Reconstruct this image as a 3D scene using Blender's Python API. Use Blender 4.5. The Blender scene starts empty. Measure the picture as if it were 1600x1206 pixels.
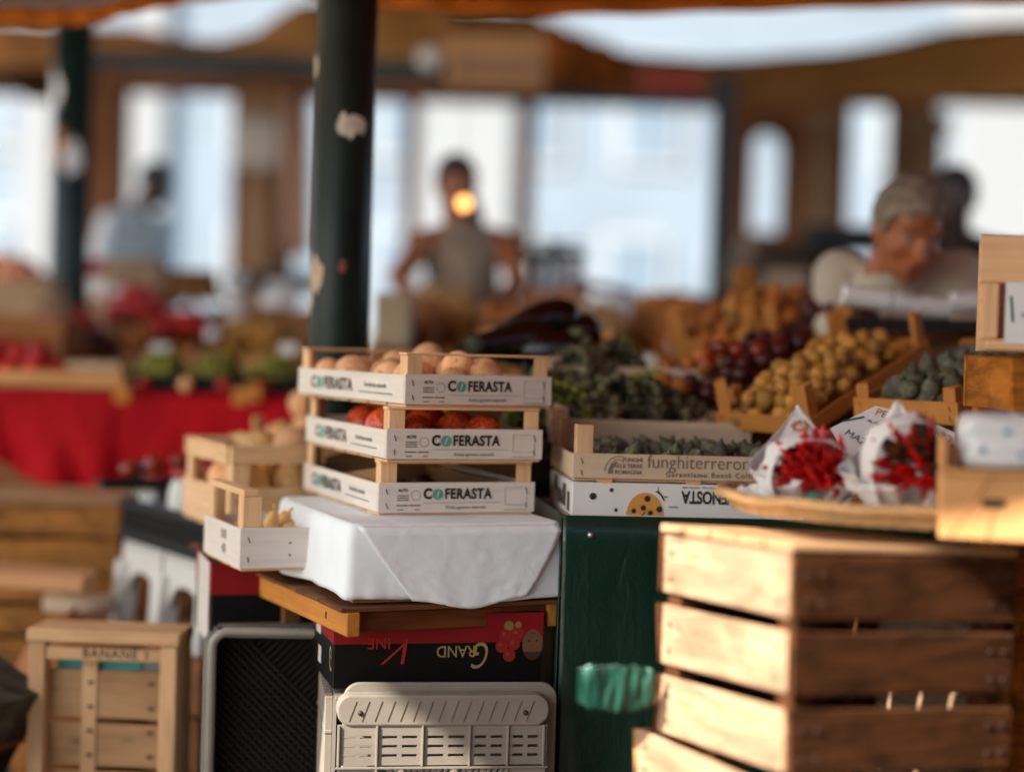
import bpy, math, random
from mathutils import Vector, Matrix, Euler, noise as mnoise
rnd = random.Random(7)
R = math.radians
S = bpy.context.scene
COL = S.collection

# ------------------------------------------------------------------ camera
FPX, PITCH, ROLL, EYE = 2740.0, R(1.42), 0.030, 1.10
cF = Vector((0, math.cos(PITCH), -math.sin(PITCH)))
u0 = Vector((0, math.sin(PITCH), math.cos(PITCH))); r0 = Vector((1, 0, 0))
cR = r0 * math.cos(ROLL) + u0 * math.sin(ROLL)
cU = -r0 * math.sin(ROLL) + u0 * math.cos(ROLL)
CAM = Vector((0, 0, EYE))
cd = bpy.data.cameras.new('camera'); cam = bpy.data.objects.new('camera', cd); COL.objects.link(cam)
m3 = Matrix((cR, cU, -cF)).transposed()
cam.matrix_world = Matrix.Translation(CAM) @ m3.to_4x4()
cd.sensor_width = 36; cd.lens = FPX / 1600 * 36
cd.clip_start = 0.05; cd.clip_end = 400
cd.dof.use_dof = True; cd.dof.focus_distance = 3.0; cd.dof.aperture_fstop = 0.86
S.camera = cam

def at(x, y, d):
    """a point of the place seen at that pixel of the 1600 px photograph, d metres deep"""
    return CAM + cF * d + cR * ((x - 800) / FPX * d) + cU * ((603 - y) / FPX * d)

# ------------------------------------------------------------------ light
SUN_DIR = Vector((-0.64, -0.47, 0.58)).normalized()
w = bpy.data.worlds.new('World'); S.world = w; w.use_nodes = True
nt = w.node_tree; bg = nt.nodes['Background']
sky = nt.nodes.new('ShaderNodeTexSky'); sky.sky_type = 'NISHITA'; sky.sun_disc = False
sky.sun_elevation = math.asin(SUN_DIR.z); sky.sun_rotation = math.atan2(SUN_DIR.x, SUN_DIR.y)
nt.links.new(sky.outputs[0], bg.inputs[0]); bg.inputs[1].default_value = 0.09
sl = bpy.data.lights.new('sun', 'SUN'); so = bpy.data.objects.new('sun', sl); COL.objects.link(so)
sl.energy = 3.3; sl.angle = R(0.6); sl.color = (1.0, 0.93, 0.84)
so.rotation_euler = (-SUN_DIR).to_track_quat('-Z', 'Y').to_euler()
S.view_settings.view_transform = 'Standard'; S.view_settings.look = 'None'
S.view_settings.gamma = 1; S.view_settings.exposure = 2.1
S.cycles.use_denoising = True
S.cycles.max_bounces = 8; S.cycles.diffuse_bounces = 4; S.cycles.transmission_bounces = 4
S.cycles.sample_clamp_indirect = 6

# ------------------------------------------------------------------ materials
def lin(c):
    return tuple((x / 12.92 if x <= 0.04045 else ((x + 0.055) / 1.055) ** 2.4) for x in c)
def hx(s):
    return lin(tuple(int(s[i:i + 2], 16) / 255 for i in (0, 2, 4)))
MATS = {}
def base_mat(name):
    m = bpy.data.materials.new(name); m.use_nodes = True
    return m, m.node_tree, m.node_tree.nodes['Principled BSDF']
def ramp(nt, fac, stops):
    r = nt.nodes.new('ShaderNodeValToRGB'); e = r.color_ramp.elements
    e[0].position, e[0].color = stops[0][0], (*stops[0][1], 1)
    e[1].position, e[1].color = stops[-1][0], (*stops[-1][1], 1)
    for p, c in stops[1:-1]:
        n = e.new(p); n.color = (*c, 1)
    nt.links.new(fac, r.inputs[0]); return r.outputs[0]
def noise_(nt, scale, detail=4, dist=0.0, mapping=None, rough=0.55, w=None):
    tc = nt.nodes.new('ShaderNodeTexCoord'); v = tc.outputs['Object']
    if mapping:
        mp = nt.nodes.new('ShaderNodeMapping'); mp.inputs['Scale'].default_value = mapping
        nt.links.new(v, mp.inputs[0]); v = mp.outputs[0]
    n = nt.nodes.new('ShaderNodeTexNoise'); n.inputs['Scale'].default_value = scale
    n.inputs['Detail'].default_value = detail; n.inputs['Distortion'].default_value = dist
    n.inputs['Roughness'].default_value = rough
    if w is not None:
        n.noise_dimensions = '4D'; nt.links.new(w, n.inputs['W'])
    nt.links.new(v, n.inputs['Vector']); return n.outputs[0]
def obj_w(nt, k=37.0):
    oi = nt.nodes.new('ShaderNodeObjectInfo'); mu = nt.nodes.new('ShaderNodeMath'); mu.operation = 'MULTIPLY'
    mu.inputs[1].default_value = k; nt.links.new(oi.outputs['Random'], mu.inputs[0]); return mu.outputs[0]
def add_bump(nt, bs, h, strength, dist=0.002):
    b = nt.nodes.new('ShaderNodeBump'); b.inputs['Strength'].default_value = strength
    b.inputs['Distance'].default_value = dist
    nt.links.new(h, b.inputs['Height']); nt.links.new(b.outputs[0], bs.inputs['Normal'])
def mixc(nt, a, b, fac, mode='MIX'):
    m = nt.nodes.new('ShaderNodeMix'); m.data_type = 'RGBA'; m.blend_type = mode
    for s, i in ((a, 6), (b, 7)):
        if isinstance(s, tuple): m.inputs[i].default_value = (*s, 1)
        else: nt.links.new(s, m.inputs[i])
    if isinstance(fac, float): m.inputs[0].default_value = fac
    else: nt.links.new(fac, m.inputs[0])
    return m.outputs[2]
def sc(c, k): return tuple(min(1.0, x * k) for x in c)

def plain(name, col, rough=0.6, var=0.18, scale=9, bump=0.0, metal=0.0, stops=None, spec=0.5, bscale=None, dist=0.002):
    if name in MATS: return MATS[name]
    m, nt, bs = base_mat(name)
    n = noise_(nt, scale, 6, 0.3, w=obj_w(nt))
    st = stops or [(0.3, sc(col, 1 - var)), (0.7, sc(col, 1 + var))]
    nt.links.new(ramp(nt, n, st), bs.inputs['Base Color'])
    bs.inputs['Roughness'].default_value = rough; bs.inputs['Metallic'].default_value = metal
    bs.inputs['Specular IOR Level'].default_value = spec
    if bump: add_bump(nt, bs, noise_(nt, bscale or scale * 6, 5), bump, dist)
    MATS[name] = m; return m
def wood(name, col, axis, stain=0.25, rough=0.7, contrast=0.22, knots=True):
    key = name + '_' + axis
    if key in MATS: return MATS[key]
    m, nt, bs = base_mat(key)
    mp = {'x': (0.06, 1, 1), 'y': (1, 0.06, 1), 'z': (1, 1, 0.06)}[axis]
    w = obj_w(nt)
    g = noise_(nt, 110, 5, 0.6, mp, w=w)
    col = (min(1, col[0] * 1.04), col[1] * .93, col[2] * .84) if 'print' not in name and col[0] > col[2] * 1.25 else col
    c = ramp(nt, g, [(0.28, sc(col, 1 - contrast)), (0.5, col), (0.75, sc(col, 1 + contrast * 0.7))])
    b = noise_(nt, 9, 6, 0.8, tuple(0.35 if q < 1 else 1 for q in mp), w=w)
    dirt = sc((col[0] * 0.75, col[1] * 0.62, col[2] * 0.5), 1 - stain)
    f = ramp(nt, b, [(0.42, (0, 0, 0)), (0.72, (stain * 2.2,) * 3)])
    c = mixc(nt, c, dirt, f)
    if knots:
        v = nt.nodes.new('ShaderNodeTexVoronoi'); v.inputs['Scale'].default_value = 13
        tc = nt.nodes.new('ShaderNodeTexCoord'); mm = nt.nodes.new('ShaderNodeMapping')
        mm.inputs['Scale'].default_value = tuple(0.45 if q < 1 else 1 for q in mp)
        nt.links.new(tc.outputs['Object'], mm.inputs[0]); nt.links.new(mm.outputs[0], v.inputs['Vector'])
        kf = ramp(nt, v.outputs['Distance'], [(0.03, (0.8,) * 3), (0.13, (0, 0, 0))])
        c = mixc(nt, c, sc(col, 0.38), kf)
    nt.links.new(c, bs.inputs['Base Color']); bs.inputs['Roughness'].default_value = rough
    bs.inputs['Specular IOR Level'].default_value = 0.25
    add_bump(nt, bs, g, 0.45, 0.0012)
    MATS[key] = m; return m
def old_wood(name, col, axis, dark=0.25):
    """weathered crate wood: bold grain, cracks, stains with shapes of their own"""
    key = name + '_' + axis
    if key in MATS: return MATS[key]
    m, nt, bs = base_mat(key)
    mp = {'x': (0.05, 1, 1), 'y': (1, 0.05, 1), 'z': (1, 1, 0.05)}[axis]
    w = obj_w(nt)
    g = noise_(nt, 48, 6, 1.6, mp, w=w, rough=.68)
    col = (min(1, col[0] * 1.03), col[1] * .94, col[2] * .88)
    c = ramp(nt, g, [(0.25, sc(col, .32)), (0.42, sc(col, .8)), (0.55, col), (0.8, sc(col, 1.4))])
    b = noise_(nt, 14, 7, 1.5, tuple(0.4 if q < 1 else 1 for q in mp), w=w, rough=.7)
    c = mixc(nt, c, sc(col, dark), ramp(nt, b, [(0.44, (0, 0, 0)), (0.62, (.8,) * 3)]))
    v = nt.nodes.new('ShaderNodeTexVoronoi'); v.inputs['Scale'].default_value = 9
    tc = nt.nodes.new('ShaderNodeTexCoord'); mm = nt.nodes.new('ShaderNodeMapping'); mm.inputs['Scale'].default_value = tuple(0.5 if q < 1 else 1 for q in mp)
    nt.links.new(tc.outputs['Object'], mm.inputs[0]); nt.links.new(mm.outputs[0], v.inputs['Vector'])
    c = mixc(nt, c, sc(col, .22), ramp(nt, v.outputs['Distance'], [(0.05, (0.9,) * 3), (0.16, (0, 0, 0))]))
    b2 = noise_(nt, 6, 4, 1.0, None, w=w)
    c = mixc(nt, c, (col[0] * 1.3, col[1] * 1.25, col[2] * 1.2), ramp(nt, b2, [(0.52, (0, 0, 0)), (0.72, (.6,) * 3)]))
    nt.links.new(c, bs.inputs['Base Color']); bs.inputs['Roughness'].default_value = .85; bs.inputs['Specular IOR Level'].default_value = .15
    add_bump(nt, bs, g, .9, .003)
    MATS[key] = m; return m
def cloth_mat(name, col, var=0.12, transl=0.0, rough=0.85, scale=5, bump=0.25, weave=900):
    if name in MATS: return MATS[name]
    m, nt, bs = base_mat(name)
    n = noise_(nt, scale, 5, 0.4)
    c = ramp(nt, n, [(0.3, sc(col, 1 - var)), (0.7, sc(col, 1 + var))])
    nt.links.new(c, bs.inputs['Base Color']); bs.inputs['Roughness'].default_value = rough
    bs.inputs['Specular IOR Level'].default_value = 0.2
    add_bump(nt, bs, noise_(nt, weave * 0.05, 6, 0.5), bump, 0.004)
    if transl:
        tr = nt.nodes.new('ShaderNodeBsdfTranslucent'); nt.links.new(c, tr.inputs[0])
        mx = nt.nodes.new('ShaderNodeMixShader'); mx.inputs[0].default_value = transl
        nt.links.new(bs.outputs[0], mx.inputs[1]); nt.links.new(tr.outputs[0], mx.inputs[2])
        nt.links.new(mx.outputs[0], nt.nodes['Material Output'].inputs[0])
    MATS[name] = m; return m
def fruit_mat(name, c1, c2, c3=None, rough=0.42, scale=16, spec=0.45, lo=0.42, hi=0.62, sheen=0.0):
    if name in MATS: return MATS[name]
    m, nt, bs = base_mat(name)
    w = obj_w(nt, 53)
    n = noise_(nt, scale, 3, 0.4, w=w)
    st = [(lo, c1), (hi, c2)]
    if c3: st.append((min(hi + 0.16, 1), c3))
    c = ramp(nt, n, st)
    sp = noise_(nt, 420, 2, 0, w=w)
    c = mixc(nt, c, sc(c1, 1.25), ramp(nt, sp, [(0.62, (0, 0, 0)), (0.72, (0.12,) * 3)]))
    oi = nt.nodes.new('ShaderNodeObjectInfo'); hv = nt.nodes.new('ShaderNodeHueSaturation')
    mr = nt.nodes.new('ShaderNodeMapRange'); mr.inputs[3].default_value = 0.55; mr.inputs[4].default_value = 1.2
    nt.links.new(oi.outputs['Random'], mr.inputs[0]); nt.links.new(mr.outputs[0], hv.inputs['Value'])
    nt.links.new(c, hv.inputs['Color']); c = hv.outputs[0]
    nt.links.new(c, bs.inputs['Base Color']); bs.inputs['Roughness'].default_value = rough
    bs.inputs['Specular IOR Level'].default_value = spec
    bs.inputs['Sheen Weight'].default_value = sheen
    bs.inputs['Subsurface Weight'].default_value = 0.0
    MATS[name] = m; return m
def ink(name, col, rough=0.6):
    return plain('ink_' + name, col, rough, 0.08, 60)

# ------------------------------------------------------------------ mesh builder
class MB:
    def __init__(s): s.v, s.f, s.sm = [], [], []
    def add(s, vs, fs, smooth=False):
        o = len(s.v); s.v += [Vector(q) for q in vs]; s.f += [tuple(i + o for i in f) for f in fs]; s.sm += [smooth] * len(fs)
        return s
    def box(s, x0, x1, y0, y1, z0, z1, M=None, j=0.0):
        vs = [Vector((x, y, z)) for z in (z0, z1) for y in (y0, y1) for x in (x0, x1)]
        if j: vs = [q + Vector((rnd.uniform(-j, j), rnd.uniform(-j, j), rnd.uniform(-j, j))) for q in vs]
        if M is not None: vs = [M @ q for q in vs]
        return s.add(vs, [(0, 2, 3, 1), (4, 5, 7, 6), (0, 1, 5, 4), (2, 6, 7, 3), (0, 4, 6, 2), (1, 3, 7, 5)])
    def bar(s, p, q, w, h, up=(0, 0, 1)):
        p, q = Vector(p), Vector(q); d = (q - p); L = d.length; d.normalize()
        up = Vector(up); a = d.cross(up)
        if a.length < 1e-4: a = d.cross(Vector((1, 0, 0)))
        a.normalize(); b = a.cross(d)
        M = Matrix((a, d, b)).transposed().to_4x4(); M.translation = p
        return s.box(-w / 2, w / 2, 0, L, -h / 2, h / 2, M)
    def tube(s, pts, r, n=10, cap=True):
        pts = [Vector(p) for p in pts]; rs = r if isinstance(r, (list, tuple)) else [r] * len(pts)
        vs, fs = [], []; a = None
        for i, p in enumerate(pts):
            d = (pts[min(i + 1, len(pts) - 1)] - pts[max(i - 1, 0)]).normalized()
            if a is None:
                a = d.cross(Vector((0, 0, 1)))
                if a.length < 1e-3: a = d.cross(Vector((1, 0, 0)))
            a = (a - d * a.dot(d)).normalized(); b = d.cross(a)
            for k in range(n):
                t = 2 * math.pi * k / n; vs.append(p + (a * math.cos(t) + b * math.sin(t)) * rs[i])
        for i in range(len(pts) - 1):
            for k in range(n):
                k2 = (k + 1) % n; fs.append((i * n + k, i * n + k2, (i + 1) * n + k2, (i + 1) * n + k))
        if cap:
            fs.append(tuple(range(n))[::-1]); fs.append(tuple((len(pts) - 1) * n + k for k in range(n)))
        return s.add(vs, fs, True)
    def lathe(s, prof, n=24, M=None, wob=None):
        vs, fs = [], []
        for (r, z) in prof:
            for k in range(n):
                t = 2 * math.pi * k / n; rr = r * (wob(t, z) if wob else 1)
                q = Vector((rr * math.cos(t), rr * math.sin(t), z)); vs.append(M @ q if M is not None else q)
        for i in range(len(prof) - 1):
            for k in range(n):
                k2 = (k + 1) % n; fs.append((i * n + k, i * n + k2, (i + 1) * n + k2, (i + 1) * n + k))
        fs.append(tuple(range(n))[::-1]); fs.append(tuple((len(prof) - 1) * n + k for k in range(n)))
        return s.add(vs, fs, True)
    def ball(s, c, r, nu=14, nv=9, M=None, fn=None):
        r = Vector((r, r, r)) if isinstance(r, (int, float)) else Vector(r); c = Vector(c)
        vs = []; fs = []
        def P(th, ph):
            d = Vector((math.sin(th) * math.cos(ph), math.sin(th) * math.sin(ph), math.cos(th)))
            k = fn(d) if fn else 1
            q = Vector((d.x * r.x, d.y * r.y, d.z * r.z)) * k
            if M is not None: q = M @ q
            return q + c
        vs.append(P(0, 0))
        for i in range(1, nv):
            for k in range(nu): vs.append(P(math.pi * i / nv, 2 * math.pi * k / nu))
        vs.append(P(math.pi, 0)); last = len(vs) - 1
        for k in range(nu):
            k2 = (k + 1) % nu
            fs.append((0, 1 + k, 1 + k2))
            for i in range(nv - 2): fs.append((1 + i * nu + k, 1 + (i + 1) * nu + k, 1 + (i + 1) * nu + k2, 1 + i * nu + k2))
            fs.append((1 + (nv - 2) * nu + k, last, 1 + (nv - 2) * nu + k2))
        return s.add(vs, fs, True)
    def grid(s, fn, nu, nv, smooth=True, closed=False):
        vs = [fn(i / nu, j / nv) for j in range(nv + 1) for i in range(nu + (0 if closed else 1))]
        W = nu if closed else nu + 1; fs = []
        for j in range(nv):
            for i in range(nu):
                i2 = (i + 1) % W; fs.append((j * W + i, j * W + i2, (j + 1) * W + i2, (j + 1) * W + i))
        return s.add(vs, fs, smooth)
    def poly(s, pts, th, M=None):
        """flat polygon in xz at y=0, thickness th backwards (+y)"""
        n = len(pts); vs = [Vector((x, 0, z)) for x, z in pts] + [Vector((x, th, z)) for x, z in pts]
        if M is not None: vs = [M @ q for q in vs]
        fs = [tuple(range(n)), tuple(range(2 * n - 1, n - 1, -1))] + [(i, i + n, (i + 1) % n + n, (i + 1) % n) for i in range(n)]
        return s.add(vs, fs)
    def build(s, name, mat, parent=None, bevel=0.0, seg=1, solid=0.0, sub=0, fix=False):
        me = bpy.data.meshes.new(name); me.from_pydata([tuple(q) for q in s.v], [], s.f); me.update()
        me.polygons.foreach_set('use_smooth', s.sm)
        if fix:
            import bmesh
            b = bmesh.new(); b.from_mesh(me); bmesh.ops.recalc_face_normals(b, faces=b.faces); b.to_mesh(me); b.free()
        me.materials.append(mat)
        o = bpy.data.objects.new(name, me); COL.objects.link(o)
        if parent is not None: o.parent = parent
        if solid:
            q = o.modifiers.new('t', 'SOLIDIFY'); q.thickness = solid; q.offset = 0
        if bevel:
            q = o.modifiers.new('b', 'BEVEL'); q.width = bevel; q.segments = seg; q.limit_method = 'ANGLE'
        if sub:
            q = o.modifiers.new('s', 'SUBSURF'); q.levels = sub; q.render_levels = sub
        return o
def empty(name, loc=(0, 0, 0), rot=(0, 0, 0), M=None):
    o = bpy.data.objects.new(name, None); COL.objects.link(o); o.empty_display_size = 0.05
    if M is not None: o.matrix_world = M
    else: o.location = loc; o.rotation_euler = rot
    return o
def tag(o, label=None, cat=None, group=None, kind=None):
    if label: o['label'] = label
    if cat: o['category'] = cat
    if group: o['group'] = group
    if kind: o['kind'] = kind
    return o
KIDS = {}
def kids(o): return [c for c in COL.objects if c.parent == o]
def copy_tree(o, parent=None, ks=None):
    c = o.copy(); COL.objects.link(c)
    if parent is not None: c.parent = parent
    if o.name not in KIDS: KIDS[o.name] = kids(o)
    for ch in KIDS[o.name]: copy_tree(ch, c)
    return c
def MT(loc, rz=0, rx=0, ry=0):
    return Matrix.Translation(Vector(loc)) @ Euler((rx, ry, rz)).to_matrix().to_4x4()

def text_obj(body, size, mat, parent, loc, rot=(math.pi / 2, 0, 0), bold=0.0, shear=0.0, xs=1.0, name='lettering', align='CENTER', thick=0.0003, flip=False, sp=1.0):
    cu = bpy.data.curves.new('t', 'FONT'); cu.body = body; cu.size = size; cu.align_x = align; cu.align_y = 'CENTER'
    cu.offset = bold * size; cu.shear = shear; cu.extrude = thick; cu.resolution_u = 4; cu.space_character = sp
    to = bpy.data.objects.new('t', cu); COL.objects.link(to)
    bpy.context.view_layer.update()
    me = bpy.data.meshes.new_from_object(to.evaluated_get(bpy.context.evaluated_depsgraph_get()))
    bpy.data.objects.remove(to); bpy.data.curves.remove(cu)
    for v in me.vertices: v.co.x *= xs
    me.materials.clear(); me.materials.append(mat)
    o = bpy.data.objects.new(name, me); COL.objects.link(o); o.parent = parent; o.location = loc; o.rotation_euler = rot
    return o
# ------------------------------------------------------------------ setting
def setting():
    g = MB(); g.grid(lambda u, v: Vector((-90 + 180 * u, -30 + 170 * v, 0)), 8, 8, False)
    tag(g.build('ground', plain('paving', hx('3e2f22'), 0.85, 0.3, 3, 0.4)), kind='structure')
    # hall wall of brown piers with openings, about 12 m off
    D = 12.0
    def X(px, d=D): return (px - 800) / FPX * d
    def Z(px, py, d=D): return at(px, py, d).z
    ops = [(-420, 75, 132), (172, 352, 137), (442, 622, 146), (640, 796, 150), (824, 1114, 157), (1165, 1222, 200), (1316, 1393, 156), (1452, 1900, 158)]
    t = empty('hall_wall', (0, D, 0)); tag(t, 'brown brick market hall wall pierced by tall bright openings behind all stalls', 'wall')
    m = MB(); xe = -9.0; top = 3.05
    for (a, b, y) in ops:
        xa, xb = X(a), X(b)
        m.box(xe, xa, 0, 0.45, 0, top, j=0.0)
        zt = Z((a + b) / 2, y)
        m.box(xa, xb, 0.003, 0.447, zt, top - 0.002)
        zb = 0.95 if a != 1165 else Z(1190, 362)
        m.box(xa, xb, 0.003, 0.447, 0, zb)
        xe = xb
    m.box(xe, 12, 0, 0.45, 0, top)
    m.build('wall', plain('brick_brown', hx('7c4a26'), 0.9, 0.5, 1.6, 0.5), t)
    c = MB()
    for px in (395, 1268, 1430):
        c.box(X(px) - 0.11, X(px) + 0.11, -0.09, -0.002, 0, 2.6)
        c.box(X(px) - 0.15, X(px) + 0.15, -0.13, -0.004, 2.6, 2.72)
    c.build('pilaster', plain('plaster_grey', hx('8d6c50'), 0.9, 0.25, 2.5, 0.3), t)
    # arch head of the narrow opening
    a = MB()
    cx, hw, zs = (X(1165) + X(1222)) / 2, (X(1222) - X(1165)) / 2, Z(1193, 200)
    for s in (-1, 1):
        pts = [(cx + s * hw, zs), (cx + s * hw, zs - hw * 1.4)] + [(cx + s * hw * math.cos(k * math.pi / 16), zs - hw * 1.4 + hw * 1.4 * math.sin(k * math.pi / 16)) for k in range(1, 8)] + [(cx, zs)]
        a.poly(pts, 0.3, Matrix.Translation((0, 0.05, 0)))
    a.build('arch', MATS['brick_brown'], t, fix=True)
    # pale building on the far side of the canal
    b = empty('canal_building', (0, 34, 0)); tag(b, 'pale blue-white building far beyond the openings of the market hall', 'building')
    f = MB(); fl = MB(); gl = MB(); sh = MB()
    f.box(-26, 26, 0, 8, 0, 13)
    for (a, bq, z0, z1) in ((25, 80, 0, 13), (200, 250, 0, 13), (650, 790, 0, 13), (1480, 1900, 0, 13)):
        MB().box(X(a, 34), X(bq, 34), -.25, -.02, z0, z1 - .02).build('sunlit_bay', plain('sunlit_white', hx('8e8e8e'), .9, .05, .4), b)  # paler bays put sunlight on the facade into the colour
    f.build('wall', plain('facade_pale', hx('7b858e'), 0.9, 0.14, 0.5), b)
    r = MB(); r.box(-26.5, 26.5, -0.6, 8.5, 13, 13.4); r.build('roof', plain('roof_tile', hx('9a6a52'), 0.9, 0.2, 1), b)
    wm, fm = plain('far_glass', hx('6f7c88'), 0.25, 0.15, 1), plain('far_frame', hx('a0a2a0'), 0.8, 0.08, 1)
    rr = random.Random(3)
    for i in range(-10, 11):
        for k, zc in enumerate((2.2, 5.6, 9.2)):
            if rr.random() < 0.25: continue
            x = i * 2.45 + rr.uniform(-0.3, 0.3); hw, hh = 0.5, 0.95
            o = MB(); o.box(x - hw - .14, x + hw + .14, -0.08, -0.002, zc - hh - .14, zc + hh + .14)
            wf = o.build('window', fm, b)
            MB().box(x - hw, x + hw, -0.1, -0.082, zc - hh, zc + hh).build('pane', wm, wf)
    # canal water in front of it
    wv = MB(); wv.grid(lambda u, v: Vector((-60 + 120 * u, 16 + 18 * v, 0.02)), 4, 4, False)
    tag(wv.build('water', plain('canal', hx('54706c'), 0.08, 0.1, 2, 0.4)), kind='structure')
    # main steel posts, round, dark green
    def post(px, d, rad, ztop, label, pw=()):
        p = at(px, 500, d); t = empty('steel_post', (p.x, p.y, 0)); tag(t, label, 'post')
        m = MB(); m.lathe([(rad, 0), (rad, ztop)], 40); m.build('shaft', plain('green_paint', hx('1d3a30'), 0.42, 0.3, 6, 0.12, spec=0.3, stops=[(0.3, hx('0b1611')), (0.7, hx('14261e'))]), t)
        q = MB(); q.lathe([(rad * 1.5, 0.003), (rad * 1.5, 0.04), (rad * 1.15, 0.07), (rad * 1.02, 0.1)], 32); q.build('base', MATS['green_paint'], t)
        for (py, ang, wa, h, col) in pw:      # torn paper left on the paint
            z0 = at(px, py, d).z; s = MB(); n = 9
            rr = random.Random(int(py)); jj = [(rr.uniform(-.3, .3) * h, rr.uniform(-.3, .3) * h) for _ in range(n + 1)]
            def P(u, v):
                i = int(round(u * n)); an = ang + wa * (u - .5); e = math.sin(math.pi * min(1, max(0, u))) ** 0.6
                zz = z0 + (v - .5) * h * (0.25 + 0.75 * e) + (jj[i][0] if v > .5 else jj[i][1]) * 0.6
                return Vector(((rad + .0015) * math.sin(an), -(rad + .0015) * math.cos(an), zz))
            s.grid(P, n, 3); s.build('torn_poster', plain('torn_' + col, hx(col), 0.8, 0.15, 40), t)
    post(530, 3.72, 0.064, 2.33, 'thick dark green steel post rising just behind the stacked fruit crates',
         [(200, 0.35, 1.0, .05, 'c9beb0'), (110, -1.25, 0.5, .05, 'c9b8a0'), (432, -0.85, 0.75, .085, 'b9a088'), (470, -1.2, 0.5, .05, 'c0b0a0'), (418, 0.15, .25, .03, '8a4a38')])
    post(106, 6.6, 0.074, 2.45, 'dark green steel post with torn stickers at the red-clothed stall',
         [(145, -0.9, 1.0, .14, 'e5dcce'), (225, -0.35, .5, .09, 'b06a20'), (252, 0.3, .9, .12, 'd9d0c8'), (250, -0.8, .6, .07, 'b08860')])
    # green beam under the far awnings
    t = MB(); p, q = at(100, 110, 8.6), at(708, 112, 8.6)
    t.box(p.x, q.x, p.y - .06, p.y + .06, q.z - .045, q.z + .045)
    tag(t.build('steel_beam', MATS['green_paint'], bevel=0.006), 'dark green steel beam running level under the brown awning', 'beam')
    t = MB(); p = at(1128, 300, 9.2); t.box(p.x - .055, p.x + .055, p.y - .05, p.y + .05, 0, at(1128, 120, 9.2).z)
    tag(t.build('iron_column', plain('black_iron', hx('14120f'), 0.5, 0.2, 8), bevel=0.006), 'black square column at the right edge of the widest opening', 'column')
    t = MB(); p, q = at(690, 146, 8.8), at(1120, 150, 8.8)
    t.box(p.x, q.x, p.y - .05, p.y + .05, p.z - .02, p.z + .02)
    tag(t.build('curtain_rail', MATS['black_iron'], bevel=0.004), 'thin black rail above the widest opening', 'rail')
    # unseen roof added high over the stalls to block sun and sky
    t = empty('sun_block_roof', (0, 8, 4.1)); tag(t, 'unseen dark timber roof added high above the stalls to block the sun', 'roof')
    m = MB(); m.box(-5.5, 8, -5.2, 4.6, 0, .08); m.build('sun_block_deck', wood('sun_block_roofwood', hx('6b5138'), 'x'), t)

def around():
    # unseen canvas walls and canopy added right and behind to cut sky light
    cv = cloth_mat('sky_block_canvas', hx('6a4224'), .2)
    for (nm, lab, a, b, z0, z1) in (('canvas_wall', 'unseen dark canvas wall added on the right to block sky light', (2.7, -4), (2.7, 4.0), 0, 2.75), ('canvas_wall', 'unseen dark canvas wall added behind the camera to block sky light', (3.2, -3.6), (-1.2, -3.6), 0, 2.75)):  # unseen walls, added to block sky light
        t = empty(nm, (a[0], a[1], 0)); tag(t, lab, 'wall'); m = MB()
        m.grid(lambda u, v: Vector(((b[0] - a[0]) * u, (b[1] - a[1]) * u, z0 + (z1 - z0) * v)) + Vector((.03 * math.sin(40 * u), .03 * math.sin(40 * u), 0)), 40, 4); m.build('canvas', cv, t, solid=.004)
    t = empty('awning', (1, -1.8, 2.75)); tag(t, 'unseen brown canvas canopy added behind the camera to block sky light', 'awning')
    m = MB(); m.grid(lambda u, v: Vector((-3.2 + 6.2 * u, -1.9 + 3.8 * v, .1 * math.sin(v * math.pi) + .02 * math.sin(30 * u))), 40, 8); m.build('canvas', cv, t, solid=.004)

def sheet(name, label, low, d, back, mat, hem=0.0, hmat=None, thick=0.003, cat='awning', wav=0.012):
    """awning: its lower edge follows the pixel line `low` at depth d, the cloth runs on by the vector back"""
    pts = [at(x, y, d) for x, y in low]; back = Vector(back)
    seg = []
    for i in range(len(pts) - 1):
        for k in range(6): seg.append(pts[i].lerp(pts[i + 1], k / 6))
    seg.append(pts[-1])
    t = empty(name, (seg[len(seg) // 2].x, seg[0].y, 0)); tag(t, label, cat)
    o = t.location
    m = MB(); n = len(seg) - 1
    def P(u, v):
        p = seg[int(round(u * n))] + back * v
        return p + Vector((0, 0, wav * math.sin(p.x * 9 + v * back.length) - 0.0)) * min(1, v * 3) - o + Vector((0, 0, hem))
    m.grid(P, n, 10); m.build('canvas', mat, t, solid=thick)
    if hem:
        h = MB(); h.grid(lambda u, v: seg[int(round(u * n))] - o + Vector((0, 0.012 * math.sin(u * 60) - 0.004, hem * v)), n, 3)
        h.build('valance', hmat or mat, t, solid=thick)
    return t

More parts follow.
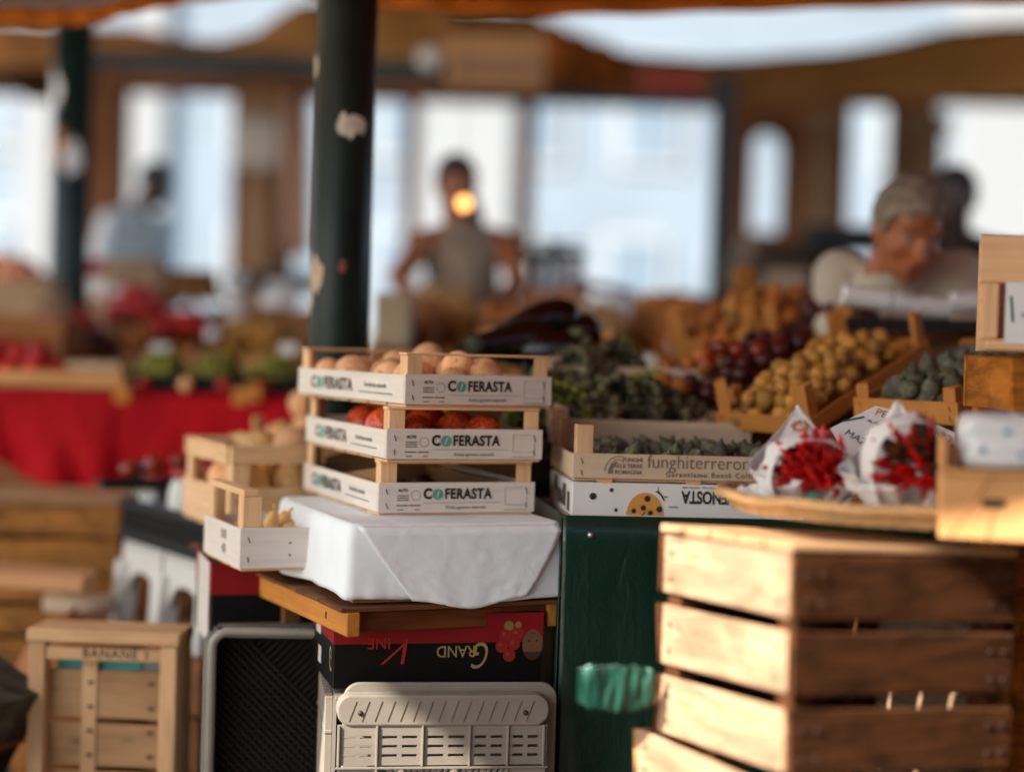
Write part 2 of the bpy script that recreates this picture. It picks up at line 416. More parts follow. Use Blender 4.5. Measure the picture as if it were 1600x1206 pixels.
def awnings():
    org = cloth_mat('awning_orange', hx('dc7a24'), 0.14, 0.15, scale=2)
    wht = cloth_mat('awning_white', hx('e4ded4'), 0.05, 0.6, scale=2)
    tan = cloth_mat('awning_tan', hx('d0985c'), 0.25, 0.45, scale=1.2)
    sheet('awning', 'white canvas awning with an orange scalloped valance at the upper left', [(-133, 33), (-40, 36), (60, 42), (140, 40), (220, 20), (300, 5), (470, -12)], 4.7, (0, -3.83, 0.735), wht, 0.045, org)
    sheet('awning', 'unseen white canvas sheet added far out to the left to shade the stalls', [(-1700, 60), (-1000, 50), (-635, 40)], 4.7, (0, -3.42, 0.6566), wht, 0.045, org)  # unseen sheet, front edge stepped so sun reaches the grey crate
    sheet('awning', 'unseen white canvas sheet just left of the frame, cut short to let sun through', [(-369, 34), (-250, 33), (-134, 33)], 4.7, (0, -3.53, 0.678), wht, 0.045, org)  # out of view, shortened so sun reaches the foreground crate
    sheet('awning', 'unseen narrow white canvas strip farther left, added to bound the sun patch', [(-635, 40), (-500, 36), (-368, 34)], 4.7, (0, -3.75, 0.72), wht, 0.045, org)  # out of view, longer strip that shades the right half of the grey crate
    sheet('awning', 'orange canvas awning edge across the upper right', [(472, -6), (590, 12), (700, 20), (850, 26), (1000, 24), (1200, 18), (1400, 11), (1620, 7), (2000, 0), (2600, -10)], 4.62, (0, -3.75, 0.68), org, 0.04, org)
    def curtain(name, label, top, bot, d, mat, cat, fold=0.02, nf=40, dz=0.25):
        n = 48
        def ip(L, x):
            for (a, b), (c, e) in zip(L, L[1:]):
                if a <= x <= c: return b + (e - b) * (x - a) / (c - a)
            return L[-1][1]
        x0, x1 = top[0][0], top[-1][0]; P0 = at((x0 + x1) / 2, ip(bot, (x0 + x1) / 2), d)
        m = MB()
        def P(u, v):
            x = x0 + (x1 - x0) * u
            y = ip(bot, x) + (ip(top, x) - ip(bot, x)) * v
            return at(x, y, d + dz * v) - P0 + Vector((0, fold * math.sin(u * nf + v * 1.5), 0))
        m.grid(P, n, 6); o = m.build(name, mat, solid=0.004); o.location = P0
        return tag(o, label, cat)
    curtain('awning', 'sagging brown canvas awning at the upper left above the green beam',
            [(-60, 36), (60, 40), (140, 44), (200, 42), (270, 58), (345, 66), (400, 50), (432, 24), (470, 4), (705, 6)], [(-60, 106), (135, 104), (480, 98), (705, 96)], 9.2, tan, 'awning', dz=0.5)
    curtain('awning', 'long brown canvas awning sloping up to the upper right corner',
            [(690, 12), (838, 22), (900, 60), (975, 82), (1100, 94), (1290, 82), (1400, 66), (1480, 44), (1700, 30)], [(690, 60), (835, 110), (990, 108), (1100, 152), (1300, 150), (1440, 152), (1700, 150)], 9.6, cloth_mat('awning_brown', hx('b98248'), 0.3, 0.4, scale=1), 'awning', dz=0.6)
    drk = cloth_mat('drape_dark', hx('94501c'), 0.7, 0.2, scale=7)
    curtain('drape', 'rust brown drape gathered on the rail beside the boxy panel', [(850, 30), (985, 84)], [(850, 152), (985, 152)], 9.0, drk, 'drape', 0.05, 22, 0.05)
    curtain('pennant', 'dull red cloth strip hung above the widest opening', [(995, 108), (1095, 108)], [(995, 150), (1095, 150)], 8.9, cloth_mat('dull_red', hx('9a4238'), 0.2), 'cloth', 0.01, 9, 0.02)
    curtain('drape', 'dark brown cloth hanging beside the leftmost opening', [(-40, 100), (150, 100)], [(-40, 122), (15, 132), (45, 158), (75, 160), (150, 150)], 9.4, cloth_mat('drape_umber', hx('3a2818'), 0.3), 'drape', 0.03, 9, 0.05)
    curtain('drape', 'peach cloth hanging just left of the thick green post', [(440, 150), (486, 150)], [(424, 400), (486, 400)], 10.6, cloth_mat('sheet_peach', hx('d3b09a'), 0.06, 0.5), 'drape', 0.03, 9, 0.05)
    # boxy panel at top middle
    p = at(775, 102, 8.4); t = empty('hanging_box', p); tag(t, 'square tan box hung above the sleeveless vendor', 'box')
    MB().box(-.235, .235, -.1, .1, -.125, .13).build('body', plain('tan_card', hx('b07f52'), 0.85, 0.2, 5), t, bevel=0.01)
    MB().box(-.2, .2, -.106, -.1025, -.07, .02).build('tape', plain('tape_brown', hx('8d5f38'), 0.5, 0.1, 5), t)
    # lamps / fittings seen as pale spots
    for (x, y, d, lab) in ((672, 92, 8.3, 'round white lamp fitting on the end of the green beam'), (605, 92, 8.4, None)):
        if not lab: continue
        t = empty('lamp_fitting', at(x, y, d)); tag(t, lab, 'lamp')
        MB().lathe([(.02, -.045), (.05, -.035), (.06, 0), (.045, .03), (.02, .05)], 16, MT((0, 0, 0), 0, R(80))).build('shade', plain('white_enamel', hx('d8d0c8'), 0.3, 0.03, 9), t)
        MB().tube([(0, 0, .045), (0, 0, .12)], .008).build('stem', MATS['black_iron'], t)
PALE = hx('e6c298'); PINE = hx('d2a670'); OLD = hx('8f6c4a'); HONEY = hx('c98a3e')
PRINTW = hx('e2d8cb')
def posts(n, Wd, Ln, H, z0, ps, mat, t, off=0.006):
    for sx in (0, 1):
        for sy in (0, 1):
            x, y = (off, Wd - off)[sx], (off, Ln - off)[sy]; dx, dy = (1, -1)[sx], (1, -1)[sy]
            m = MB(); pr = [(x, y), (x + dx * ps, y), (x + dx * ps * .25, y + dy * ps), (x, y + dy * ps)]
            if dx * dy < 0: pr = pr[::-1]
            vs = [Vector((a, b, z0)) for a, b in pr] + [Vector((a, b, H)) for a, b in pr]
            m.add(vs, [(3, 2, 1, 0), (4, 5, 6, 7)] + [(i, (i + 1) % 4, (i + 1) % 4 + 4, i + 4) for i in range(4)])
            m.build('corner_post', mat, t, bevel=0.0008)
def crate(label, N, yaw, Wd, Ln, H, bh, name='fruit_crate', wood_name='pale', col=PALE, endcol=None, rails='x', railw=0.03, railt=0.006, ps=0.03, tilt=0, ry=0, group=None, t_=0.005, gap=0.004, stain=0.2, cat='crate'):
    t = empty(name, M=MT(N, yaw, tilt, ry)); tag(t, label, cat, group)
    wx, wy, wz = (wood(wood_name, col, a, stain) for a in 'xyz')
    ex = wood(wood_name + '_print', endcol, 'x', 0.08, contrast=0.08, knots=False) if endcol else wx
    ey = wood(wood_name + '_print', endcol, 'y', 0.08, contrast=0.08, knots=False) if endcol else wy
    out = {'t': t}
    j = .0005
    # bottom thin boards
    b = MB(); nb = max(3, int(Ln / .075))
    for i in range(nb):
        y0 = Ln * i / nb; b.box(.004, Wd - .004, y0 + .004, y0 + Ln / nb - .006, 0, .003, j=.0006)
    b.build('base', wx, t)
    def board(nm, a, mt): return MB().box(*a, j=j).build(nm, mt, t, bevel=.0008)
    out['front'] = board('end_board', (0, Wd, 0, t_, gap, gap + bh), ex)
    out['back'] = board('end_board', (0, Wd, Ln - t_, Ln, gap, gap + bh), ex)
    out['left'] = board('side_board', (-.0006, t_ - .001, t_ + .0006, Ln - t_ - .0006, gap + .001, gap + bh - .002), ey)
    out['right'] = board('side_board', (Wd - t_ + .001, Wd + .0006, t_ + .0006, Ln - t_ - .0006, gap + .001, gap + bh - .002), ey)
    posts(4, Wd, Ln, H - (railt if rails else 0), .0035, ps, wz, t)
    if rails == 'x':
        for y in (.006, Ln - .006 - railw):
            MB().box(.004, Wd - .004, y, y + railw, H - railt + .0003, H, j=.0006).build('top_rail', wx, t, bevel=.001)
    if rails == 'xv':   # plank rails on edge
        for y in (.0005, Ln - .0055):
            MB().box(0.002, Wd - .002, y, y + .005, H - railw, H, j=.0006).build('top_rail', wx, t, bevel=.001)
    if rails == 'y':
        for x in (.006, Wd - .006 - railw):
            MB().box(x, x + railw, .004, Ln - .004, H - railt + .0003, H, j=.0006).build('top_rail', wy, t, bevel=.001)
    # staples
    s = MB()
    for x in (.014, Wd - .018):
        for z in (gap + bh * .72, gap + bh * .25):
            s.bar((x, -.0012, z + .004), (x + rnd.uniform(.001, .004), -.0012, z - .006), .0011, .0011)
    s.build('staple', ink('staple', hx('3a3028')), out['front'])
    return out
def front_M(y=-0.0009): return (math.pi / 2, 0, 0)
def flat_print(name, mat, parent, polys, y=-0.0012, th=0.0004, left=None):
    """thin ink shapes on the front face (or on the left face when left is its x)"""
    m = MB()
    for pts in polys: m.poly(pts, th)
    if left is not None:
        Mx = Matrix(((0, 1, 0, left), (-1, 0, 0, 0), (0, 0, 1, 0), (0, 0, 0, 1)))
        m.v = [Mx @ q for q in m.v]
    else: m.v = [q + Vector((0, y, 0)) for q in m.v]
    return m.build(name, mat, parent)
def circ(cx, cz, r, n=28, a0=0, a1=2 * math.pi): return [(cx + r * math.cos(a0 + (a1 - a0) * k / n), cz + r * math.sin(a0 + (a1 - a0) * k / n)) for k in range(n + (0 if a1 - a0 > 6.2 else 1))]
def rect(x0, x1, z0, z1): return [(x0, z0), (x1, z0), (x1, z1), (x0, z1)]
def ring(x0, x1, z0, z1, w): return [rect(x0, x1, z0, z0 + w), rect(x0, x1, z1 - w, z1), rect(x0, x0 + w, z0 + w, z1 - w), rect(x1 - w, x1, z0 + w, z1 - w)]

def brand_crate(label, N, yaw, group):
    W_, L_ = .30, .50
    c = crate(label, N, yaw, W_, L_, .096, .054, endcol=PRINTW, col=hx('eac79c'), wood_name='poplar', group=group, railw=.032, railt=.005)
    blk, gry, grn = ink('black', hx('262018')), ink('grey', hx('8d8a84')), ink('teal', hx('5f9a8c'))
    f = c['front']; zc = .004 + .033
    text_obj('C', .0255, blk, f, (.0925, -.001, zc), bold=.04, xs=.92)
    text_obj('FERASTA', .0255, blk, f, (.1695, -.001, zc), bold=.032, xs=.84, sp=1.08)
    flat_print('logo', grn, f, [circ(.1115, zc, .0098)])
    flat_print('logo_mark', ink('pale', hx('cfe0d4')), f, [[(.109, zc - .006), (.1105, zc - .006), (.1145, zc + .006), (.113, zc + .0065)], [(.1105, zc - .0005), (.114, zc + .001), (.114, zc + .002), (.1105, zc + .0005)]], y=-.0013)
    text_obj('frutta agrume naturale', .0085, gry, f, (.165, -.0008, .0135), shear=.3)
    flat_print('print_line', gry, f, [rect(.085, .232, .0215, .0222), rect(.24, .283, .008, .0092)] + ring(.241, .284, .017, .049, .0006))
    flat_print('print_line', blk, f, [rect(.035, .057, z, z + .0012) for z in (.034, .030, .026)] + [rect(.034, .056, .0165, .018), rect(.066, .079, .0165, .018), rect(.036, .048, .009, .0102), rect(.068, .078, .009, .0102)])
    flat_print('print_spot', ink('orangeprint', hx('d08a4a')), f, [circ(.063, .0172, .0022, 10)])
    flat_print('print_spot', ink('blueprint', hx('6a7fa0')), f, [circ(.059, .0172, .0014, 10)])
    flat_print('print_line', gry, f, [[(a, b) for a, b in (p0, p1, p2, p3)] for p0, p1, p2, p3 in [((.070 + .0088 * math.cos(k * .393), .035 + .0088 * math.sin(k * .393)), (.070 + .0088 * math.cos(k * .393 + .393), .035 + .0088 * math.sin(k * .393 + .393)), (.070 + .0080 * math.cos(k * .393 + .393), .035 + .0080 * math.sin(k * .393 + .393)), (.070 + .0080 * math.cos(k * .393), .035 + .0080 * math.sin(k * .393))) for k in range(16)]])
    text_obj('ALTO', .007, blk, f, (.046, -.0008, .044), bold=.02)
    l = c['left']; rt = (math.pi / 2, 0, -math.pi / 2)
    text_obj('C', .031, blk, l, (-.0014, L_ - .085, .030), rt, bold=.03, xs=1.2)
    text_obj('FERASTA', .031, blk, l, (-.0014, L_ - .202, .030), rt, bold=.03, xs=1.06, sp=1.08)
    flat_print('logo', grn, l, [circ(-(L_ - .113), .030, .0125)], left=-.0014, th=.0004)
    text_obj('l’ortofrutta naturale', .012, gry, l, (-.0014, L_ - .375, .034), rt, bold=.01, xs=1.0)
    flat_print('print_line', ink('navy', hx('4a4a55')), l, [rect(-(L_ - .30), -(L_ - .45), .019, .0208)], left=-.0014)
    return c

# ------------------------------------------------------------------ produce
def cleft(depth=.10, dim=.22):
    def fn(d):
        a = math.atan2(d.y, d.x)
        k = 1 - depth * math.exp(-(a / .22) ** 2) * (1 - abs(d.z)) - dim * math.exp(-((1 - d.z) / .035)) - .05 * math.exp(-((1 + d.z) / .03))
        return k
    return fn
PROTO = {}
def proto(kind):
    """mesh data of one fruit of a kind, radius about 1"""
    if kind in PROTO: return PROTO[kind]
    spec = {
        'peach': ('peach', fruit_mat('skin_peach', hx('f3bd8a'), hx('e4925c'), hx('bc3420'), .6, 9, .3, .50, .64, .1), cleft()),
        'nectarine': ('nectarine', fruit_mat('skin_nectarine', hx('b8481e'), hx('7e1710'), hx('360a0a'), .3, 9, .5, .36, .52), cleft(.08)),
        'bright_nectarine': ('nectarine', fruit_mat('skin_nectarine_bright', hx('e8682c'), hx('c22a18'), hx('6e1210'), .3, 8, .5, .42, .56), cleft(.08)),
        'red_apple': ('apple', fruit_mat('skin_redfruit', hx('b02a1c'), hx('c8202a'), hx('6e0f12'), .3, 12), cleft(0, .3)),
        'tomato': ('tomato', fruit_mat('skin_tomato', hx('cf2416'), hx('b2120f'), None, .22, 7), cleft(0, .2)),
        'plum': ('plum', fruit_mat('skin_plum', hx('3a1414'), hx('541c18'), hx('a8481c'), .4, 10, .4, .4, .6), cleft(.07, .1)),
        'orange_fruit': ('apricot', fruit_mat('skin_apricot', hx('c47a2c'), hx('a9541c'), hx('8a3418'), .5, 10), cleft(.07, .12)),
        'yellow_plum': ('yellow_plum', fruit_mat('skin_yellowplum', hx('cb9644'), hx('a0641f'), hx('64300f'), .62, 12), cleft(.05, .1)),
        'onion': ('onion', fruit_mat('skin_onion', hx('b5713a'), hx('8c4a20'), hx('6a3014'), .45, 8), cleft(0, -.25)),
        'potato': ('potato', fruit_mat('skin_potato', hx('c09566'), hx('a2784c'), None, .8, 8), lambda d: 1 + .08 * math.sin(3 * d.x + 2 * d.y)),
        'green_pear': ('green_fruit', fruit_mat('skin_green', hx('94902c'), hx('6e7420'), hx('5d4a1c'), .5, 9), cleft(0, .15)),
        'aubergine_round': ('aubergine', fruit_mat('skin_aubergine', hx('1c0f14'), hx('120a0c'), None, .25, 5), cleft(0, .1)),
    }[kind]
    nm, mt, fn = spec
    m = MB()
    m.ball((0, 0, 0), 1.0, 18, 12, fn=fn)
    if kind in ('peach', 'nectarine', 'bright_nectarine', 'plum', 'yellow_plum', 'orange_fruit', 'red_apple', 'green_pear'): m.tube([(0, 0, .78), (.03, 0, .92), (.08, .02, 1.02)], .05, 6)
    me = bpy.data.meshes.new(nm); me.from_pydata([tuple(q) for q in m.v], [], m.f); me.polygons.foreach_set('use_smooth', [True] * len(m.f)); me.materials.append(mt)
    PROTO[kind] = (nm, me); return PROTO[kind]
def pear_proto():
    if 'pear' in PROTO: return PROTO['pear']
    m = MB(); pr = [(.02, -.98), (.4, -1.0), (.75, -.82), (.95, -.45), (1.0, -.05), (.88, .35), (.62, .7), (.44, 1.0), (.36, 1.3), (.26, 1.48), (.08, 1.52)]
    m.lathe(pr, 18); m.tube([(0, 0, 1.48), (.05, 0, 1.75), (.15, 0, 1.95)], .06, 6)
    me = bpy.data.meshes.new('pear'); me.from_pydata([tuple(q) for q in m.v], [], m.f); me.polygons.foreach_set('use_smooth', [True] * len(m.f))
    me.materials.append(fruit_mat('skin_pear', hx('e0b878'), hx('d49a5c'), hx('c46a40'), .55, 7)); PROTO['pear'] = ('pear', me); return PROTO['pear']
def fig_proto():
    if 'fig' in PROTO: return PROTO['fig']
    m = MB(); pr = [(.02, -.9), (.45, -.88), (.8, -.6), (.97, -.2), (.92, .2), (.66, .62), (.38, .95), (.2, 1.15), (.13, 1.32), (.1, 1.42), (.02, 1.44)]
    m.lathe(pr, 16, wob=lambda t, z: 1 + .03 * math.sin(9 * t))
    me = bpy.data.meshes.new('fig'); me.from_pydata([tuple(q) for q in m.v], [], m.f); me.polygons.foreach_set('use_smooth', [True] * len(m.f))
    me.materials.append(fruit_mat('skin_fig', hx('6a6a58'), hx('54504a'), hx('7c8038'), .7, 1.6, .2, .40, .52)); PROTO['fig'] = ('fig', me); return PROTO['fig']
def put(pr, loc, r, rot=None, label=None, group=None, cat=None, zs=1.0):
    nm, me = pr
    o = bpy.data.objects.new(nm, me); COL.objects.link(o); o.location = loc
    o.rotation_euler = rot or (rnd.uniform(-1.2, 1.2), rnd.uniform(-1.2, 1.2), rnd.uniform(0, 6.28))
    k = r * rnd.uniform(.86, 1.12); o.scale = (k, k * rnd.uniform(.93, 1.05), k * zs * rnd.uniform(.85, 1.1))
    tag(o, label, cat or nm.replace('_', ' '), group); return o
def fill(M, x0, x1, y0, y1, z, r, kind, label, group, layers=1, dome=0.0, skip=0.0, cat=None, rot=None, jit=.25, kinds=None):
    """lay fruit in rows over a rectangle of a thing's own frame"""
    pr = {'pear': pear_proto, 'fig': fig_proto}.get(kind, lambda: proto(kind))()
    n = 0
    for L in range(layers):
        zz = z + r + L * r * 1.28; mrg = L * r * .9; row = L % 2; y = y0 + r + mrg + (L % 2) * r * .3
        while y <= y1 - r - mrg + 1e-6:
            x = x0 + r + mrg + (row % 2) * r + L * .35 * r
            while x <= x1 - r - mrg + 1e-6:
                if rnd.random() >= skip:
                    u = (x - x0) / (x1 - x0) * 2 - 1; v = (y - y0) / (y1 - y0) * 2 - 1
                    h = dome * max(0, 1 - u * u) * max(0, 1 - v * v)
                    q = M @ Vector((x + rnd.uniform(-jit, jit) * r, y + rnd.uniform(-jit, jit) * r, zz + h + rnd.uniform(-.15, .2) * r))
                    k2 = pr
                    if kinds and rnd.random() < kinds[1]: k2 = proto(kinds[0])
                    put(k2, q, r, rot() if rot else None, label, group, cat); n += 1
                x += 2 * r * 1.02
            y += 1.76 * r; row += 1
    return n
def grape_bunch(n=70, L=.16, Wd=.055, br=.0095, seed=0, name='bunch'):
    r_ = random.Random(seed); m = MB(); pts = []
    tries = 0
    while len(pts) < n and tries < 4000:
        tries += 1
        t = r_.random() ** .8; rad = Wd * (1 - t * .75) * (.7 + .3 * math.sin(3.1 * min(1, t * 3 + .3)))
        a = r_.uniform(0, 6.28); q = Vector((rad * math.cos(a), rad * math.sin(a) * .8, -L * t))
        if all((q - p).length > br * 1.45 for p in pts): pts.append(q)
    for q in pts: m.ball(q, br * r_.uniform(.9, 1.1), 9, 6)
    m.tube([(0, 0, -L * .8), (.004, 0, -L * .3), (0, 0, .01), (.01, 0, .04)], .0022, 6)
    me = bpy.data.meshes.new(name); me.from_pydata([tuple(q) for q in m.v], [], m.f); me.polygons.foreach_set('use_smooth', [True] * len(m.f)); return me
def central_pile():
    g = 'stack of three printed fruit crates'
    H = .311
    n0 = at(590, 805, 3.10); base = n0.z
    N0 = Vector((n0.x, n0.y, base))
    n1 = at(603, 722, 3.08); n2 = at(632, 636, 3.10)
    N1 = Vector((n1.x, n1.y, base + .0965)); N2 = Vector((n2.x, n2.y, base + .193))
    c0 = brand_crate('nearly empty printed fruit crate at the bottom of the stack, resting on the white cloth', N0, R(22), g)
    c1 = brand_crate('printed fruit crate of dark red nectarines in the middle of the stack', N1, R(23), g)
    c2 = brand_crate('printed fruit crate of pale peaches on top of the stack', N2, R(29), g)
    M0, M1, M2 = MT(N0, R(22)), MT(N1, R(23)), MT(N2, R(29))
    fill(M2, .014, .286, .03, .49, .005, .036, 'peach', 'pale blushed peach in the top crate of the stack', 'peaches in the top crate', layers=1, dome=.012)
    fill(M2, .05, .25, .06, .45, .04, .034, 'peach', 'pale blushed peach in the top crate of the stack', 'peaches in the top crate', layers=1, dome=0, skip=.55)
    fill(M1, .014, .286, .012, .49, .005, .039, 'bright_nectarine', 'dark red nectarine in the middle crate of the stack', 'nectarines in the middle crate', layers=1, skip=.12)
    # brown cardboard liner folded into the bottom crate, few dark plums
    t = empty('cardboard_liner', M=M0); tag(t, 'brown cardboard liner folded inside the bottom crate of the stack', 'cardboard')
    cb = plain('card_brown', hx('8a6238'), .85, .12, 6, .1)
    m = MB(); m.grid(lambda u, v: Vector((.012 + .02 * v, .05 + .42 * u, .008 + .075 * v * (1 - .7 * u) )), 8, 3, False)
    m.grid(lambda u, v: Vector((.03 + .245 * u, .48 - .03 * v + .01 * math.sin(5 * u), .008 + .062 * v + .01 * math.sin(7 * u) * v)), 12, 3, False)
    m.grid(lambda u, v: Vector((.268 - .03 * v, .03 + .4 * u, .008 + .05 * v)), 8, 3, False)
    m.build('flap', cb, t, solid=.002)
    MB().box(.01, .29, .01, .49, .0035, .0065).build('sheet', cb, t)
    fill(M0, .04, .2, .05, .3, .006, .021, 'plum', 'small dark plum left in the bottom crate of the stack', 'plums in the bottom crate', layers=1, skip=.55)

    # white cloth over a box
    yaw = R(21); Nc = at(548, 818, 2.955); Wd, Ln, Hh = .385, .50, .125
    NM = Vector((Nc.x, Nc.y, base - .0015)); M = MT(NM, yaw)
    t = empty('white_cloth', M=MT(NM - Vector((0, 0, .135)), yaw)); tag(t, 'white cloth folded like a parcel over the box under the stacked crates', 'cloth')
    wc = cloth_mat('white_linen', hx('ecf1f3'), .03, 0, .8, 6, .55, 420)
    rr_ = .018
    per = []
    def rc(cx, cy, a0):
        return [(cx + rr_ * math.cos(a0 + k * math.pi / 12), cy + rr_ * math.sin(a0 + k * math.pi / 12)) for k in range(7)]
    def seg(a, b, n): return [(a[0] + (b[0] - a[0]) * k / n, a[1] + (b[1] - a[1]) * k / n) for k in range(1, n)]
    cs = [rc(rr_, rr_, math.pi), rc(Wd - rr_, rr_, 1.5 * math.pi), rc(Wd - rr_, Ln - rr_, 0), rc(rr_, Ln - rr_, .5 * math.pi)]
    for i in range(4):
        per += cs[i]; per += seg(cs[i][-1], cs[(i + 1) % 4][0], (26, 22, 26, 22)[i])
    n = len(per); cx, cy = Wd / 2, Ln / 2
    rows = [(0.0, 0), (.5, 0), (.9, 0), (.97, 0.0005)]
    prof = [(.0, .0), (.006, .004), (.010, .013), (.012, .03), (.013, .06), (.013, .09), (.014, .115), (.015, 1)]
    m = MB(); vs = []
    def hem(u):
        return (.122 + .003 * math.sin(u * 31) + .002 * math.sin(u * 67 + 1) + (.010 * math.exp(-((u - .2) / .06) ** 2)))
    for (k, dz) in rows:
        for (x, y) in per: vs.append(Vector((cx + (x - cx) * k, cy + (y - cy) * k, -dz + .001 * mnoise.noise(Vector((x * 20 * k, y * 20, 3))))))
    for j, (off, dz) in enumerate(prof):
        for i, (x, y) in enumerate(per):
            u = i / n; h = hem(u); z = h * min(1, dz / .12)
            if dz == 1: z = h + .003
            d = Vector((x - cx, y - cy)); # outward normal approx
            nx = 0 if 0.02 < x < Wd - .02 else (1 if x > cx else -1); ny = 0 if .02 < y < Ln - .02 else (1 if y > cy else -1)
            nv = Vector((nx, ny)); nv = nv.normalized() if nv.length else Vector((0, 0))
            f = min(1, dz / .12)
            wv = .004 * f * (mnoise.noise(Vector((u * 26, f * 1.6, 0))) + .8 * mnoise.noise(Vector((u * 70, f * 7, 4))))
            # loose belly on the far part of the left side
            yy = y / Ln
            if nx < 0 and ny == 0: wv += .022 * f * math.exp(-((yy - .62) / .25) ** 2) - .014 * math.exp(-((yy - .42) / .09) ** 2) * f
            q = Vector((x, y, -z)) + Vector((nv.x, nv.y, 0)) * (off + wv - .004)
            vs.append(q)
    tot = len(rows) + len(prof); fs = [(j * n + i, j * n + (i + 1) % n, (j + 1) * n + (i + 1) % n, (j + 1) * n + i) for j in range(tot - 1) for i in range(n)]
    fs = [f[::-1] for f in fs]; fs.append(tuple(range(n)))
    m.add([q + Vector((0, 0, .135)) for q in vs], fs, True); m.build('drape', wc, t, solid=.0015)
    # the front panel folded over like a parcel
    m = MB()
    def F(u, v):
        x = (.012 + .095 * v ** 1.1) + ((Wd - .004 - .065 * v ** 1.3) - (.012 + .095 * v ** 1.1)) * u
        hm = .134 + .005 * math.sin(u * 3.1 + .3) - .009 * (1 - math.sin(u * math.pi)) - .003 * math.sin(u * 9)
        y = -.0145 - .004 * v - .003 * v * mnoise.noise(Vector((u * 5, v * 2, 7))) - .0022 * abs(mnoise.noise(Vector((u * 9 + v * 5, v * 6 - u * 4, 9)))) - .0012 * mnoise.noise(Vector((u * 30, v * 16, 2)))
        if v < .08: y += .014 * (1 - v / .08)
        return Vector((x, y, .1335 - .002 - hm * v + .0))
    m.grid(F, 36, 24); m.build('fold_panel', wc, t, solid=.0018)
    m = MB(); m.box(.01, Wd - .01, .01, Ln - .01, .0, .128)
    tt = tag(m.build('carton', plain('card_brown2', hx('a07a50'), .85, .12, 6)), 'plain carton wholly wrapped in the white cloth', 'box'); tt.matrix_world = t.matrix_basis @ Matrix.Identity(4)

    # trestle table: boards, honey yellow side beam
    zt = base - .1375
    p1, p2 = at(553, 945, 2.92), at(322, 850, 3.72)
    ang = math.atan2(-(p2.x - p1.x), p2.y - p1.y)
    tb = empty('trestle_table', (p1.x, p1.y, 0), (0, 0, ang)); tag(tb, 'low wooden trestle table with a honey yellow side beam under the white cloth', 'table')
    L = math.hypot(p2.x - p1.x, p2.y - p1.y)
    MB().box(-.012, .012, 0, L, zt - .048, zt - .008).build('side_beam', wood('honey', HONEY, 'y', .25), tb, bevel=.002)
    MB().box(.375, .40, 0.02, L, zt - .05, zt - .008).build('side_beam', wood('honey', HONEY, 'y', .25), tb, bevel=.002)
    for i in range(8):
        y0 = .005 + i * .118
        MB().box(-.02, .425, y0, y0 + .112, zt - .0075 + .0005 * (i % 3), zt - .0005, j=.0008).build('table_board', wood('table_old', hx('7a5230'), 'x', .5), tb, bevel=.001)
    MB().box(.0125, .3745, .03, .055, zt - .047, zt - .012).build('cross_beam', wood('table_red', hx('70401f'), 'x', .4), tb, bevel=.002)
    for x in (.03, .33):
        for y in (.45, L - .1): MB().box(x, x + .035, y, y + .035, 0, zt - .052).build('leg', wood('table_old', hx('7a5230'), 'z', .5), tb, bevel=.002)
    MB().bar((-.0125, .1, zt - .02), (-.0125, .1, zt - .032), .004, .002).build('bolt', ink('staple', hx('3a3028')), tb)

    # black and red carton with the upside down print
    bl = plain('carton_black', hx('0b0806'), .6, .2, 20, spec=.2); rd = plain('carton_red', hx('861219'), .55, .08, 20, spec=.25)
    zg = at(520, 1076, 2.995).z
    Mg = MT(at(520, 1076, 2.995), R(15))
    t = empty('tomato_carton', M=Mg); tag(t, 'black and red tomato carton lying upside down on the grey crate', 'carton')
    Wg, Lg, Hg = .37, .24, .128
    MB().box(0, Wg, 0, Lg, 0, Hg).build('body', bl, t, bevel=.0015)
    MB().box(-.0008, Wg + .0008, -.0008, Lg, Hg - .052, Hg - .0006).build('red_band', rd, t)
    red, gold = ink('red', hx('a01a14')), ink('gold', hx('a08458'))
    up = (math.pi / 2, math.pi, 0); yy = -.0014
    text_obj('G', .066, gold, t, (.262, yy, .056), up, shear=.35, xs=.62, bold=-.004)
    text_obj('RAND', .028, gold, t, (.214, yy, .062), up, bold=.004, xs=.9)
    text_obj('V', .062, red, t, (.128, yy, .064), up, shear=.55, xs=1.15, bold=-.008)
    text_obj('INE', .027, red, t, (.078, yy, .078), up, bold=.004)
    text_obj('POMODORI A GRAPPOLO', .009, ink('darkred', hx('4a1014')), t, (.17, yy, .108), up, sp=1.6)
    tm = MB()
    toms = [(.302, .088), (.324, .091), (.296, .069), (.318, .073), (.310, .053)]
    flat_print('printed_tomato', ink('tomato', hx('8e1812')), t, [circ(a, b, .0112) for a, b in toms], y=-.0012)
    flat_print('printed_highlight', ink('salmon', hx('9c4630')), t, [circ(a - .003, b + .002, .0028, 10) for a, b in toms], y=-.0017)
    flat_print('printed_stalk', ink('stalk', hx('8a6a3c')), t, [circ(.308, .104, .009, 16), circ(.325, .106, .006, 16)], y=-.0012)
    sk = flat_print('printed_portrait', ink('skinprint', hx('6e4a30')), t, [[(.352 + .0185 * math.cos(a), .071 + .027 * math.sin(a)) for a in [k * math.pi / 12 for k in range(24)]]], y=-.0012)
    flat_print('printed_features', ink('hairprint', hx('3e2617')), t, [[(.352 + .0188 * math.cos(a), .071 + .0273 * math.sin(a)) for a in [math.pi * 1.15 + k * math.pi * .7 / 8 for k in range(9)]], circ(.345, .078, .0024, 8), circ(.359, .078, .0024, 8), rect(.347, .358, .09, .0915)], y=-.0016)
    text_obj('G', .06, gold, t, (-.0012, .03, .05), (math.pi / 2, math.pi, math.pi / 2), shear=.35, xs=.5)
    flat_print('printed_label', ink('whiteprint', hx('cfc4b8')), t, [rect(-.19, -.14, .07, .115), rect(-.16, -.13, .02, .05)], left=-.0014)

